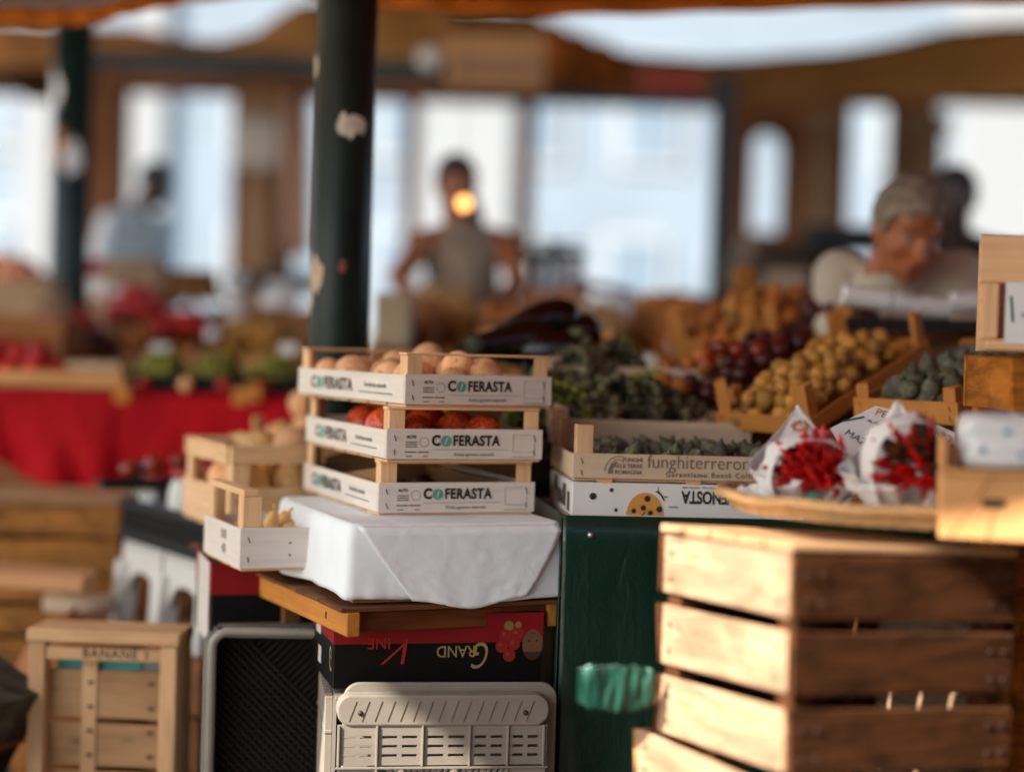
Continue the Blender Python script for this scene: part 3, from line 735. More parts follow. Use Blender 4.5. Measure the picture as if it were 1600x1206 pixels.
    # grey plastic crate standing on its side
    gp = plain('grey_plastic', hx('857c70'), .42, .1, 14, .06)
    Wc, Lc, Hc = .372, .30, .342
    n = at(527, 1090, 2.93)
    zgc = zg - .0035
    Mc = Matrix.Translation((n.x, n.y, 0)) @ Euler((0, 0, R(9))).to_matrix().to_4x4()
    bz = zgc - Hc + .021
    t = empty('plastic_crate', M=MT((n.x, n.y, bz), R(9))); tag(t, 'grey plastic crate standing on its side under the black and red carton', 'crate')
    # support under it
    def rrect(x0, x1, z0, z1, r, n=7):
        o = []
        for cx, cz, a in ((x1 - r, z0 + r, -.5), (x1 - r, z1 - r, 0), (x0 + r, z1 - r, .5), (x0 + r, z0 + r, 1)):
            o += [(cx + r * math.cos(math.pi * (a + .5 * k / n)), cz + r * math.sin(math.pi * (a + .5 * k / n))) for k in range(n + 1)]
        return o
    m = MB(); m.poly(rrect(.012, Wc + .008, .006, Hc, .028), .008, Matrix.Translation((0, .034, 0)))
    m.build('back_rim', gp, t, bevel=.003, seg=2, fix=True)
    W2 = Wc - .012
    m = MB(); band = rrect(.0, W2, Hc - .066, Hc - .014, .024); m.poly([(x, z) for x, z in band], .034, Matrix.Translation((0, -.004, 0)))
    m.build('hand_band', gp, t, bevel=.003, seg=2, fix=True)
    # slotted strip: bars and uprights leave real slots
    zA, zB = Hc - .133, Hc - .0655
    m = MB(); ups = [0, .055, .14, .205, .278, W2 - .012]
    ribx = [.004, .068, .145, .225, .290, W2 - .008]
    slots = []
    for a, b in zip(ribx, ribx[1:]):
        w_ = (b - a - .012); k = 2
        for i in range(k):
            s0 = a + .009 + i * (w_ / k + .001); slots.append((s0, s0 + w_ / k - .007))
    zs = [(Hc - .088 - .0155 * i, Hc - .0845 - .0155 * i + .0015) for i in range(3)]
    # horizontal solid strips
    edges = [zA] + [v for z0, z1 in sorted(zs) for v in (z0, z1)] + [zB]
    for i in range(0, len(edges), 2): m.box(.002, W2 - .002, 0, .006, edges[i], edges[i + 1])
    xs = [.002] + [v for s_ in slots for v in s_] + [W2 - .002]
    for z0, z1 in zs:
        for i in range(0, len(xs), 2): m.box(xs[i], xs[i + 1], .0003, .0057, z0, z1)
    m.build('slotted_panel', gp, t)
    m = MB()
    for x in ribx: m.box(x - .0018, x + .0018, -.0042, -.0002, zA - .002, zB)
    m.box(.0, W2, -.0038, -.0004, zA - .006, zA - .0022)
    for x in (.068, .290): m.box(x - .0018, x + .0018, -.0042, -.0002, .0, zA - .0064)
    m.build('rib', gp, t, bevel=.0006)
    # diagonal lattice field between the lower ribs
    x0, x1, z0, z1 = .070, .288, .01, zA - .007
    m = MB()
    def clipbar(cx, cz, dx, dz, hl, w_, yb, ye):
        a = Vector((cx - dx * hl, cz - dz * hl)); b = Vector((cx + dx * hl, cz + dz * hl))
        # clip to the field
        ts = [0.0, 1.0]
        for lo, hi, ax in ((x0, x1, 0), (z0, z1, 1)):
            d = b[ax] - a[ax]
            if abs(d) < 1e-9:
                if not lo <= a[ax] <= hi: return
                continue
            t0, t1 = sorted(((lo - a[ax]) / d, (hi - a[ax]) / d)); ts = [max(ts[0], t0), min(ts[1], t1)]
        if ts[1] - ts[0] < .02: return
        p, q = a.lerp(b, ts[0]), a.lerp(b, ts[1]); m.bar((p.x, (yb + ye) / 2, p.y), (q.x, (yb + ye) / 2, q.y), w_, abs(ye - yb), up=(0, 1, 0))
    s2 = math.sin(R(52)); c2 = math.cos(R(52))
    for k in range(-26, 40):   # fine diagonal bars
        clipbar(x0 + k * .0105, z0, c2, s2, .6, .0045, .0004, .005)
    for k in range(-2, 22):    # cross links between the fine bars
        clipbar(x0 + k * .027 - .01, z1 + .0, c2, -s2, .6, .005, .0008, .0046)
    m.build('lattice', gp, t)
    m = MB()
    for k in range(-4, 8):
        clipbar(x0 + k * .09 + .04, z1, c2, s2, .6, .004, -.0042, -.0002); clipbar(x0 + k * .09 + .04, z1, c2, -s2, .6, .004, -.0038, -.0001)
    m.build('lattice_rib', gp, t)
    # solid corner pads, holes in the band
    m = MB(); m.box(.004, .066, 0.0002, .006, .0, zA - .007); m.box(.292, W2 - .004, 0.0002, .006, .0, zA - .007)
    m.build('corner_pad', gp, t)
    for hx_ in (.039, .319): MB().ball((hx_, -.0035, Hc - .044), .0048, 10, 6).build('hole', ink('black', hx('262018')), t)
    m = MB()
    for k in range(15):
        x = .02 + k * .0215; m.bar((x, -.0044, Hc - .058), (x + .012, -.0044, Hc - .024), .0014, .0008)
    m.build('ridge', plain('grime', hx('5e5244'), .8, .3, 60), t)
    # left wall with upright ribs, other walls
    m = MB(); m.box(-.004, .002, .046, Lc, 0, Hc - .03)
    m.box(Wc - .006, Wc, .046, Lc, 0, Hc - .03); m.box(.0, Wc - .004, .047, Lc, Hc - .032, Hc - .026); m.box(.0, Wc - .004, .047, Lc, 0, .006)
    m.build('wall', gp, t)
    m = MB()
    for k in range(9): m.box(-.017, -.0042, .05 + k * .028, .056 + k * .028, .004, Hc - .027)
    m.box(-.0178, -.0044, .048, Lc, Hc - .09, Hc - .084); m.build('rib', gp, t, bevel=.001)
    bt = bz
    # crate of the same kind below, out of the frame
    MB().box(n.x - .01, n.x + .36, n.y + .06, n.y + .42, 0, bt - .002)
    t = empty('pallet_box', (n.x, n.y + .03, 0), (0, 0, R(14))); tag(t, 'dark wooden box on the ground that carries the grey crate', 'box')
    for i in range(2): MB().box(0, .36, 0, .02, .01 + i * (bt - .02) / 2, (i + 1) * (bt - .02) / 2 - .01).build('board', wood('old', OLD, 'x', .4), t)
    MB().box(0.002, .358, .022, .3, 0, bt - .002).build('core', plain('carton_black', hx('16120f')), t)
def slat_crate(label, N, yaw, Wd, Ln, H, nb, gap, name='slatted_crate', wn='old', col=OLD, lcol=None, lwn=None, group=None, tilt=0, ry=0, shear=(0, 0), th=.009, post=.03, jit=.003, top=True, stain=.45, cat='crate', base=True, nails=False):
    """harvest crate: boards with gaps on four sides, posts inside"""
    t = empty(name, M=MT(N, yaw, tilt, ry)); tag(t, label, cat, group)
    wx, wz = old_wood(wn, col, 'x'), old_wood(wn, col, 'z')
    wy = old_wood(lwn or wn, lcol or col, 'y', .45 if lcol else .25)
    bh = (H - gap * (nb - 1)) / nb
    def K(m):
        for q in m.v: q.z += shear[0] * q.x + shear[1] * q.y
        return m
    for i in range(nb):
        z0 = i * (bh + gap); a = rnd.uniform(-.004, .004)
        for y in (0, Ln - th): K(MB().box(0, Wd, y, y + th, z0, z0 + bh, j=jit)).build('front_board' if y == 0 else 'rear_board', wx, t, bevel=.002)
        if nails:
            for nx in (.02, .045, Wd - .045, Wd - .02):
                for nz in (.25, .7): MB().ball((nx, -.0015, z0 + bh * nz + shear[0] * nx), (.0035, .0015, .0035), 8, 5).build('nail', ink('staple', hx('3a3028')), t)
            for ny in (.03, Ln - .035):
                for nz in (.25, .7): MB().ball((-.0012, ny, z0 + bh * nz + shear[1] * ny), (.0015, .0035, .0035), 8, 5).build('nail', ink('staple', hx('3a3028')), t)
        for x in (0, Wd - th): K(MB().box(x + .0005, x + th - .0005, th + jit * 1.2, Ln - th - jit * 1.2, z0 + .001, z0 + bh - .001, j=jit * .8)).build('side_board', wy, t, bevel=.002)
    for x in (th + .002, Wd - th - post - .002):
        for y in (th + .003, Ln - th - post - .003):
            K(MB().box(x, x + post, y, y + post, .002, H - .006)).build('corner_post', wz, t, bevel=.002)
    if base:
        for k in range(4):
            y0 = th + .004 + k * (Ln - 2 * th) / 4; K(MB().box(th + .003, Wd - th - .003, y0, y0 + (Ln - 2 * th) / 4 - .01, .004, .012)).build('base_board', wx, t)
    if top:
        for k in range(5):
            y0 = .0 + k * Ln / 5; K(MB().box(-.004, Wd + .004, y0 + .002, y0 + Ln / 5 - .006, H + .004, H + .014, j=.002)).build('lid_board', wood('lid', hx('b99a76'), 'x', .3), t, bevel=.002)
    return t

def left_side():
    # two pale wooden crates beside the pile, on the trestle table
    NA = at(374, 893, 3.12)
    yawA = R(24)
    # left face ~ .17 deep, front .3 wide
    A = crate('pale wooden crate of small pears beside the white cloth, at the table corner', NA, yawA, .30, .26, .145, .074, wood_name='palewood', col=hx('e0bf96'), rails='y', railw=.026, railt=.012, ps=.034, endcol=hx('dcd2c6'), stain=.12)
    text_obj('181\n40', .026, ink('oldprint', hx('a09080')), A['left'], (-.0014, .11, .042), (math.pi / 2, 0, -math.pi / 2), xs=1.2)
    flat_print('nail', ink('black', hx('262018')), A['front'], [circ(.092, .028, .002, 8), circ(.092, .05, .002, 8)])
    MA = MT(NA, yawA)
    fill(MA, .02, .28, .03, .24, .006, .033, 'pear', 'yellow pear lying in the small pale crate beside the white cloth', 'pears in the small crate', layers=1, rot=lambda: (rnd.uniform(-.5, .5), rnd.uniform(-.6, .6), rnd.uniform(0, 6)))
    NB = at(358, 832, 3.52)
    B = crate('tall pale crate of yellow pears behind the small crate', NB, R(27), .46, .33, .175, .085, wood_name='palewood', col=hx('e0bf96'), rails='xv', railw=.038, ps=.036, stain=.15)
    MBm = MT(NB, R(27))
    MB().box(-.0005, .0045, .03, .30, .135, .1745, j=.001).build('top_rail', wood('palewood', hx('e0bf96'), 'y', .15), B['t'], bevel=.001)
    fill(MBm, .02, .44, .03, .31, .03, .046, 'pear', 'yellow pear in the tall pale crate behind the small crate', 'pears in the tall crate', layers=2, dome=.03, kinds=('peach', .35), rot=lambda: (rnd.uniform(-1.3, 1.3), rnd.uniform(-1, 1), rnd.uniform(0, 6)))
    # orange board the tall crate rests on
    t = empty('low_table', at(318, 862, 3.95)); t.location.z = 0
    zt = NB.z - .004; t.rotation_euler = (0, 0, R(26)); tag(t, 'orange painted table under the tall crate of pears', 'table')
    MB().box(0, .62, -.32, .7, zt - .045, zt).build('table_top', wood('honey', HONEY, 'y', .25), t, bevel=.003)
    for x in (.03, .55):
        for y in (.55,): MB().box(x, x + .04, y, y + .04, 0, zt - .047).build('leg', wood('honey', HONEY, 'z', .25), t)
    # heap of peaches right behind, in a crate
    NC = at(432, 742, 4.0); NC = Vector((NC.x, NC.y, NC.z))
    C_ = crate('wooden crate heaped with peaches behind the printed stack', NC, R(20), .42, .32, .12, .07, wood_name='pine', col=PINE, rails=None)
    MC = MT(NC, R(20))
    fill(MC, .01, .41, .01, .31, .01, .041, 'peach', 'peach in the heaped crate behind the printed stack', 'peaches in the heaped crate', layers=3, dome=.07, kinds=('orange_fruit', .2))
    # black plastic crate with bottles, on white stools
    Nk = at(318, 880, 3.80); Mk = MT(Nk, R(33))
    t = empty('black_crate', M=Mk); tag(t, 'black plastic mesh crate in front of the red tablecloth', 'crate')
    bp = plain('black_plastic', hx('100f0d'), .5, .2, 20, spec=.25)
    Wk, Lk, Hk = .34, .52, .098
    m = MB(); m.box(0, Wk, 0, Lk, 0, .006)
    for z in (.0065, Hk - .022): 
        m.box(0, Wk, 0, .008, z, z + .022); m.box(0, Wk, Lk - .008, Lk, z, z + .022); m.box(0, .008, .0085, Lk - .0085, z, z + .022); m.box(Wk - .008, Wk, .0085, Lk - .0085, z, z + .022)
    m.build('frame', bp, t, bevel=.002)
    m = MB()
    for k in range(18): x = .008 + k * (Wk - .016) / 17.5; m.box(x, x + .007, .001, .006, .029, Hk - .0225); m.box(x, x + .007, Lk - .006, Lk - .001, .029, Hk - .0225)
    for k in range(26): y = .012 + k * (Lk - .03) / 25.5; m.box(.001, .006, y, y + .008, .029, Hk - .0225); m.box(Wk - .006, Wk - .001, y, y + .008, .029, Hk - .0225)
    for z in (.045, .062): m.box(.002, .005, .009, Lk - .009, z, z + .004); m.box(.009, Wk - .009, .002, .005, z, z + .004)
    m.build('grille', bp, t)
    gl = plain('bottle_dark', hx('2a2a28'), .15, .2, 6); wl = plain('bottle_label', hx('cfd0cc'), .5, .06, 6)
    for i, (x, y) in enumerate(((.053, .06), (.054, .15), (.055, .24), (.053, .33), (.055, .42), (.05, .475), (.15, .10), (.15, .20), (.15, .30), (.15, .40), (.25, .2), (.25, .36))):
        b = empty('jar', Mk @ Vector((x, y, .0065))); dk = i % 2
        tag(b, ('dark' if dk else 'pale') + ' squat jar standing in the black mesh crate', 'jar', ('dark' if dk else 'pale') + ' jars in the black crate')
        h = .125 + .025 * (i % 3)
        MB().lathe([(.036, 0), (.041, .01), (.041, h * .7), (.036, h * .82), (.03, h * .86), (.03, h * .9)], 18).build('body', gl if dk else wl, b)
        MB().lathe([(.033, h * .9 + .0005), (.033, h), (.03, h + .003)], 18).build('lid', bp if dk else plain('lid_red', hx('a02018'), .4, .1), b)
    fr = at(268, 722, 4.15)
    for k in range(5): put(proto('nectarine'), Vector((fr.x - .10 + .055 * k, fr.y + .02 * k, fr.z - .022 + .01 * (k % 3))), .024, label='nectarine on the far rim of the black mesh crate', group='nectarines by the black crate')
    t = empty('crate_lid', M=MT((fr.x - .02, fr.y + .03, fr.z - .062), R(20))); tag(t, 'shallow tray of nectarines behind the black mesh crate', 'tray')
    MB().box(-.15, .2, -.05, .14, 0, .008).build('base', bp, t); MB().box(-.15, .2, -.056, -.0505, 0, .024).build('rim', bp, t)
    # white plastic stools upside: aprons and splayed legs
    ws = plain('white_plastic', hx('d5d0c8'), .4, .05, 10)
    for k in range(2):
        zt2 = Nk.z - .004; y0 = .0 + .262 * k
        t = empty('plastic_stool', M=MT((Nk.x, Nk.y, 0), R(33)) @ Matrix.Translation((.012, y0 + .004, 0))); tag(t, ('white plastic stool nearest the orange beam, under the black crate', 'white plastic stool further back under the black crate')[k], 'stool')
        MB().box(0, .25, 0, .25, zt2 - .012, zt2).build('seat', ws, t, bevel=.006, seg=3)
        m = MB()
        def apron(x0, y0, x1, y1):
            n = 12; d = Vector((x1 - x0, y1 - y0, 0)); nn = Vector((-d.y, d.x, 0)).normalized() * .006
            top = [Vector((x0, y0, zt2 - .013)) + d * (i / n) for i in range(n + 1)]
            for i in range(n):
                def dr(u): return .055 + .12 * abs(2 * u - 1) ** 3.0
                a, b = top[i], top[i + 1]; da, db = dr(i / n), dr((i + 1) / n)
                vs = [a, b, b - Vector((0, 0, db)), a - Vector((0, 0, da))]; m.add(vs + [q + nn for q in vs], [(0, 1, 2, 3), (7, 6, 5, 4), (0, 4, 5, 1), (2, 6, 7, 3), (1, 5, 6, 2), (0, 3, 7, 4)])
        apron(0, 0, .25, 0); apron(.25, 0, .25, .25); apron(0, .25, 0, 0)
        m.build('apron', ws, t)
        for x in (.01, .24):
            for y in (.01, .24):
                ex_, ey_ = (x - .125) * .10, (y - .125) * .10
                m = MB(); m.bar((x, y, zt2 - .05), (x + ex_, y + ey_, max(.0, zt2 - .20)), .052, .04, up=(0, 1, 0)); m.build('leg', ws, t, bevel=.005, seg=2)
        bb = empty('stool_crate', M=t.matrix_basis); bb.name = 'wooden_box'; tag(bb, ('brown box carrying the nearer white stool', 'brown box carrying the farther white stool')[k], 'box')
        hb = zt2 - .203
        for i in range(3): MB().box(-.02, .26, -.02 + .001 * i, .26, i * hb / 3 + .004, (i + 1) * hb / 3 - .008).build('board', wood('brownish', hx('9a6a40'), 'x', .4), bb, bevel=.002)
    # brown wooden crates under the stools
    slat_crate('tall brown slatted crate behind the crate with handwriting', Vector((at(200, 1110, 4.35).x, 4.35, 0)), R(6), .14, .3, at(200, 900, 4.35).z, 5, .02, wn='brownish', col=hx('9a6a40'), top=False)
    # second red and black carton, dark crate under it
    n = at(415, 1000, 3.35)
    Mg = MT(n, R(17)); t = empty('tomato_carton', M=Mg); tag(t, 'black carton with a red upper band behind the trestle table legs', 'carton')
    MB().box(-.105, .26, 0, .24, -.01, .148).build('body', MATS['carton_black'], t, bevel=.0015)
    MB().box(-.1058, .2608, -.0008, .24, .088, .1476).build('red_band', MATS['carton_red'], t)
    flat_print('printed_label', ink('whiteprint', hx('cfc4b8')), t, [rect(-.20, -.03, -.006, .146)], left=-.1064)
    # crate on its side with round tubular rim: grey rim, dark lattice floor
    n = at(322, 1215, 3.20); z1 = at(322, 985, 3.20).z; bz = z1 - .42
    t = empty('plastic_crate', M=MT((n.x, n.y, bz), R(6))); tag(t, 'dark mesh plastic crate with a round grey rim, left of the pale grey crate', 'crate')
    g2 = plain('dim_plastic', hx('8b857a'), .45, .12, 16)
    Wc, Hc = .30, .42
    rr = .03
    path = [(0.005, 0, .0), (0.005, 0, Hc - rr)] + [(0.005 + rr - rr * math.cos(k * math.pi / 12), 0, Hc - rr + rr * math.sin(k * math.pi / 12)) for k in range(1, 6)] + [(rr, 0, Hc), (Wc, 0, Hc)] + [(Wc + rr * math.sin(k * math.pi / 12), 0, Hc - rr + rr * math.cos(k * math.pi / 12)) for k in range(1, 7)] + [(Wc + rr, 0, 0)]
    MB().tube(path, .0085, 10).build('rim', g2, t)
    m = MB(); m.box(.0, .006, .008, .30, 0, Hc - .012); m.box(.008, Wc + rr, .008, .3, Hc - .012, Hc - .006); m.box(Wc + rr - .006, Wc + rr, .008, .3, 0, Hc - .012)
    m.build('wall', g2, t)
    m = MB()
    for k in range(6): m.box(-.012, -.0002, .02 + k * .03, .025 + k * .03, .0, Hc - .02)
    m.build('rib', g2, t)
    dk = plain('dark_plastic', hx('1d1812'), .6, .2, 20, spec=.2)
    m = MB()
    for k in range(-40, 30):
        for sx in (1, -1):
            a, b = Vector((k * .016, 0)), Vector((k * .016 + sx * .42, .42))
            ts = sorted(((.006 - a.x) / (b.x - a.x), (Wc + .02 - a.x) / (b.x - a.x))); t0, t1 = max(0, ts[0]), min(1, ts[1])
            if t1 - t0 > .03:
                p, q = a.lerp(b, t0), a.lerp(b, t1); m.bar((p.x, .05 + .002 * sx, p.y), (q.x, .05 + .002 * sx, q.y), .004, .003, up=(0, 1, 0))
    m.box(.008, Wc + .02, .07, .075, 0, Hc - .02)
    m.build('lattice', dk, t)
    t = empty('box', (n.x, n.y, 0), (0, 0, R(6))); tag(t, 'dark low box on the ground under the mesh crate', 'box'); t.name = 'support_box'
    for i in range(2): MB().box(0, .32, 0, .016, .004 + i * (bz - .004) / 2, (i + 1) * (bz - .004) / 2 - .01).build('board', wood('old', OLD, 'x', .4), t)
    MB().box(.002, .318, .018, .3, 0, bz - .002).build('core', MATS['carton_black'], t)

    # crate standing on end with handwriting, lower left
    n = at(40, 1230, 3.5); top = at(60, 980, 3.5).z
    t = empty('standing_crate', M=MT((n.x, n.y, 0), R(-3))); tag(t, 'tan crate standing on end with handwriting across its top slat', 'crate')
    fr = wood('frame_tan', hx('cfae86'), 'z', .3); fx = wood('frame_tan', hx('cfae86'), 'x', .3); sl_ = wood('slat_brown', hx('b0906a'), 'x', .35)
    W_ = .30
    for x in (0, W_ - .035): MB().box(x, x + .033, 0, .03, 0, top - .027, j=.001).build('frame_post', fr, t, bevel=.002)
    MB().box(-.004, W_ + .004, -.006, .12, top - .026, top).build('end_panel', fx, t, bevel=.003)
    hgt = [.026, .098, .088, .088, .088, .088, .088]; z = top - .034
    for i, h in enumerate(hgt):
        m = MB().box(.034, W_ - .036, .034 if i else .004, .042 if i else .01, z - h, z - .001, j=.0015).build('slat', sl_ if i else fx, t, bevel=.001)
        if i == 0:
            text_obj('BANANE 1', .026, ink('marker', hx('33241c')), m, (.175, .003, z - .013), bold=.015, sp=1.15)
            z -= h + .024
        else: z -= h + .009
    MB().box(.045, .215, .046, .05, top - .10, top - .055).build('teal_label', plain('teal_label', hx('3f8f84'), .6, .25, 12), t)
    MB().box(.05, .25, .0505, .054, top - .12, top - .056).build('inner_slat', plain('slate_blue', hx('7f8a8c'), .6, .2, 12), t)
    m = MB(); m.box(.0, .006, .031, .12, 0, top - .028); m.box(W_ - .006, W_, .031, .12, 0, top - .028); m.box(.1, .13, .031, .0335, 0, top - .06, j=0); m.build('side_board', fr, t)
    zz = top - .11
    for k in range(6):
        for x in (.118, .24): MB().ball((x, .0325 if x > .2 else .0305, zz - k * .0487), (.007, .001, .004), 8, 5).build('nail_stain', ink('nailstain', hx('4a3220')), t)
    # big horizontally boarded crate behind
    slat_crate('large brown slatted crate under the red tablecloth', Vector((at(-60, 900, 4.45).x, at(-60, 900, 4.45).y, .235)), R(2), .395, .42, .415, 5, .014, wn='tanold', col=hx('a8763f'), top=True, stain=.3)
    slat_crate('slatted crate on the ground under the large brown crate', Vector((at(-60, 900, 4.45).x + .01, at(-60, 900, 4.45).y, 0)), R(3), .39, .42, .215, 3, .014, wn='tanold', col=hx('a8763f'), top=False, stain=.3)
    # orange sack and pale baguette like roll on it: crumpled yellow bag
    p = at(120, 975, 4.05)
    t = empty('orange_bag', (p.x, p.y, 0)); tag(t, 'crumpled orange bag slumped behind the crate with handwriting', 'bag')
    def bagfn(sd, sx, sy, sz):
        def fn(u, v):
            a = 2 * math.pi * u; rr2 = (1 - abs(2 * v - 1) ** 3) ** .5
            k = 1 + .22 * mnoise.noise(Vector((math.cos(a) * 1.7, math.sin(a) * 1.7, v * 3 + sd)))
            return Vector((sx * rr2 * math.cos(a) * k, sy * rr2 * math.sin(a) * k, sz * v * (1 + .1 * mnoise.noise(Vector((a, v, sd))))))
        return fn
    MB().grid(bagfn(2, .15, .12, p.z + .02), 28, 16, closed=True).build('body', cloth_mat('orange_bagm', hx('8f5520'), .2, 0, .6, 6, .6), t)
    p = at(128, 940, 4.2); t = empty('paper_roll', p); tag(t, 'pale rolled paper lying on the orange bag', 'roll')
    MB().tube([(-.085, 0, 0), (0, -.01, -.003), (.07, 0, -.006)], [.026, .03, .026], 14).build('body', plain('paper_pale', hx('cdb094'), .8, .1, 8), t)
    p = at(40, 898, 4.15); t = empty('loose_board', p, (0, R(2), 0)); tag(t, 'bright bare board jutting out below the large brown crate', 'board')
    MB().box(-.13, .15, -.05, .1, -.026, .01).build('board', wood('bare', hx('d2a47a'), 'x', .15), t, bevel=.003)
    # dark tilted crate at the left edge
    p = at(-150, 1010, 3.4); t = empty('dark_crate', M=MT(p, R(-20), 0, R(28))); tag(t, 'dark crate with a red rim tilted at the lower left edge', 'crate')
    MB().box(0, .22, 0, .2, -.11, 0).build('body', plain('dark_print', hx('3a3a34'), .6, .6, 22, stops=[(.4, hx('14130f')), (.7, hx('4f5048'))]), t, bevel=.002)
    MB().box(-.002, .222, -.002, .2, -.124, -.1105).build('rim', ink('rimred', hx('7a3830')), t)
    MB().box(0, .22, 0.003, .19, -.5, -.1245).build('lower_body', MATS['carton_black'], t)

    # stall with the red tablecloth
    redc = cloth_mat('red_cloth', hx('b40a18'), .22, .08, .8, 3, .5)
    d = 5.0; pts = [(-160, 604), (0, 606), (190, 614), (330, 617), (520, 622)]
    bot = [(-160, 690), (0, 712), (40, 742), (90, 762), (180, 772), (196, 790), (330, 800), (520, 800)]
    def ip(L, x):
        for (a, b), (c, e) in zip(L, L[1:]):
            if a <= x <= c: return b + (e - b) * (x - a) / (c - a)
        return L[-1][1]
    P0 = at(180, 610, d); t = empty('red_tablecloth', (P0.x, P0.y, 0)); tag(t, 'bright red cloth hanging from the produce stall on the left', 'tablecloth')
    m = MB()
    def RC(u, v):
        x = -160 + 680 * u; yt, yb = ip(pts, x), ip(bot, x)
        q = at(x, yt, d); zb = at(x, yb, d).z
        f = .06 * v * (mnoise.noise(Vector((u * 9, v * 1.2, 0))) + .5 * mnoise.noise(Vector((u * 22, v * 2, 5)))) - .03 * v - (.05 * math.exp(-((x - 192) / 14) ** 2) * -v)
        return Vector((q.x, q.y + f - .01, q.z + (zb - q.z) * v)) - t.location
    m.grid(RC, 90, 14); m.build('drop', redc, t, solid=.003)
    zt = P0.z
    MB().box(at(-160, 610, d).x - P0.x, at(520, 610, d).x - P0.x, .004, 1.1, zt - .012, zt - .002).build('top', redc, t)
    tb = empty('stall_table', (P0.x, P0.y, 0)); tag(tb, 'boarded table carrying the red cloth', 'table')
    MB().box(-.62, .62, .02, 1.08, zt - .045, zt - .013).build('table_top', wood('old', OLD, 'x', .4), tb)
    for x in (-.58, .55):
        for y in (.08, 1.0): MB().box(x, x + .05, y, y + .05, 0, zt - .047).build('leg', wood('old', OLD, 'z', .4), tb)
    return zt
def right_side():
    y6 = R(6)
    N = at(893, 806, 3.10); zt = N.z
    # stall table with green sheet
    t = empty('stall_table', (N.x - .012, N.y - .02, 0), (0, 0, y6)); tag(t, 'produce stall table behind the green sheet, carrying the mushroom crate', 'table')
    MB().box(0, 1.6, 0, .62, zt - .03, zt - .0035).build('table_top', wood('old', OLD, 'x', .4), t)
    for x in (.05, 1.5):
        for y in (.05, .52): MB().box(x, x + .05, y, y + .05, 0, zt - .032).build('leg', wood('old', OLD, 'z', .4), t)
    gm, nt, bs = base_mat('green_sheet')
    n_ = noise_(nt, 5, 5, .4); nt.links.new(ramp(nt, n_, [(.3, hx('06241b')), (.7, hx('0b3326'))]), bs.inputs['Base Color'])
    bs.inputs['Roughness'].default_value = .34; bs.inputs['Coat Weight'].default_value = .15
    add_bump(nt, bs, noise_(nt, 34, 5, .9, (1, 1, .5)), .5, .004)
    s = empty('green_sheet', (N.x - .012, N.y - .02, 0), (0, 0, y6)); tag(s, 'dark green plastic sheet hanging down the front of the right stall', 'sheet')
    m = MB()
    m.grid(lambda u, v: Vector((-.004 + 1.6 * u, -.006 - .010 * v - .005 * v * mnoise.noise(Vector((u * 22, v * .8, 0))) - .0012 * mnoise.noise(Vector((u * 60, v * 5, 3))), (zt - .006) * (1 - v) + .01)), 200, 16)
    m.grid(lambda u, v: Vector((-.006 - .004 * v, -.004 + .62 * u, (zt - .006) * (1 - v) + .01)), 12, 8)
    m.build('drop', gm, s, solid=.0015)
    MB().ball((.045, -.009, zt - .03), .006, 12, 8).build('tack', plain('steel', hx('b5b2ac'), .3, .1, 20, metal=.8), s)
    # white fruit carton with the upside down name
    cw = plain('carton_white', hx('dcdad4'), .5, .04, 12)
    V = MT(N, y6); t = empty('apple_carton', M=V); tag(t, 'white apple carton printed with an orange spotted disc, lying upside down on the green stall', 'carton')
    Wv, Lv, Hv = .42, .30, .0605
    MB().box(0, Wv, 0, Lv, 0, Hv).build('body', cw, t, bevel=.0012)
    MB().box(-.003, Wv + .003, -.003, Lv, -.003, -.0004).build('rim', plain('card_edge', hx('b9aea0'), .8), t)
    bk = ink('black', hx('262018'))
    flat_print('print_dot', bk, t, [circ(.037, .036, .0062), circ(.070, .0475, .0036), circ(.079, .0125, .0032)], y=-.001)
    flat_print('print_disc', ink('discorange', hx('cf9040')), t, [[(.131 + .0335 * math.cos(k * math.pi / 24), .004 + .040 * math.sin(k * math.pi / 24)) for k in range(25)]], y=-.001)
    flat_print('print_dot', bk, t, [circ(.135, .0335, .0056), circ(.128, .017, .0048), circ(.157, .015, .0056), circ(.111, .0115, .0045), circ(.141, .0085, .0046), [(.124, .0035), (.128, .0035), (.134, .0125)]], y=-.0011)
    flat_print('print_wing', bk, t, [[(.148, .047), (.155, .0475), (.162, .040), (.167, .029), (.164, .0305), (.158, .040)], rect(.1532, .1545, .045, .054), [(.165, .036), (.172, .037), (.172, .038), (.165, .0385)]], y=-.0009)
    up = (math.pi / 2, math.pi, 0)
    text_obj('VENOSTA', .031, bk, t, (.2445, -.0008, .0385), up, bold=.03, xs=.70)
    text_obj('mele dell’alto adige · südtiroler äpfel', .0052, ink('grey', hx('8d8a84')), t, (.235, -.0006, .0545), up)
    text_obj('vigneto', .006, ink('grey', hx('8d8a84')), t, (.182, -.0006, .019), up)
    flat_print('print_red', ink('pinkred', hx('b02838')), t, [rect(.293, .31, .045, .059)], y=-.001)
    text_obj('1586', .034, ink('oldblack', hx('4a4238')), t, (-.0006, .16, .022), (math.pi / 2, 0, -math.pi / 2), bold=.03)
    flat_print('print_line', ink('oldblack', hx('4a4238')), t, [rect(-.24, -.2, .03, .056), rect(-.12, -.08, .01, .05), rect(-.06, -.03, .006, .04)], left=-.0009)
    # mushroom crate full of figs
    NF = Vector((N.x, N.y, zt + Hv + .003)); MF = MT(NF, y6)
    C = crate('low wooden crate of grey figs with mushroom print, on the white apple carton', NF, y6, .47, .30, .098, .044, wood_name='funghi', col=hx('cdae8a'), rails=None, ps=.03, endcol=hx('c9b196'))
    f = C['front']; gr = ink('printgrey', hx('6f675c'))
    text_obj('funghiterreromagna', .034, gr, f, (.132, -.0008, .035), align='LEFT', bold=-.006, xs=.93)
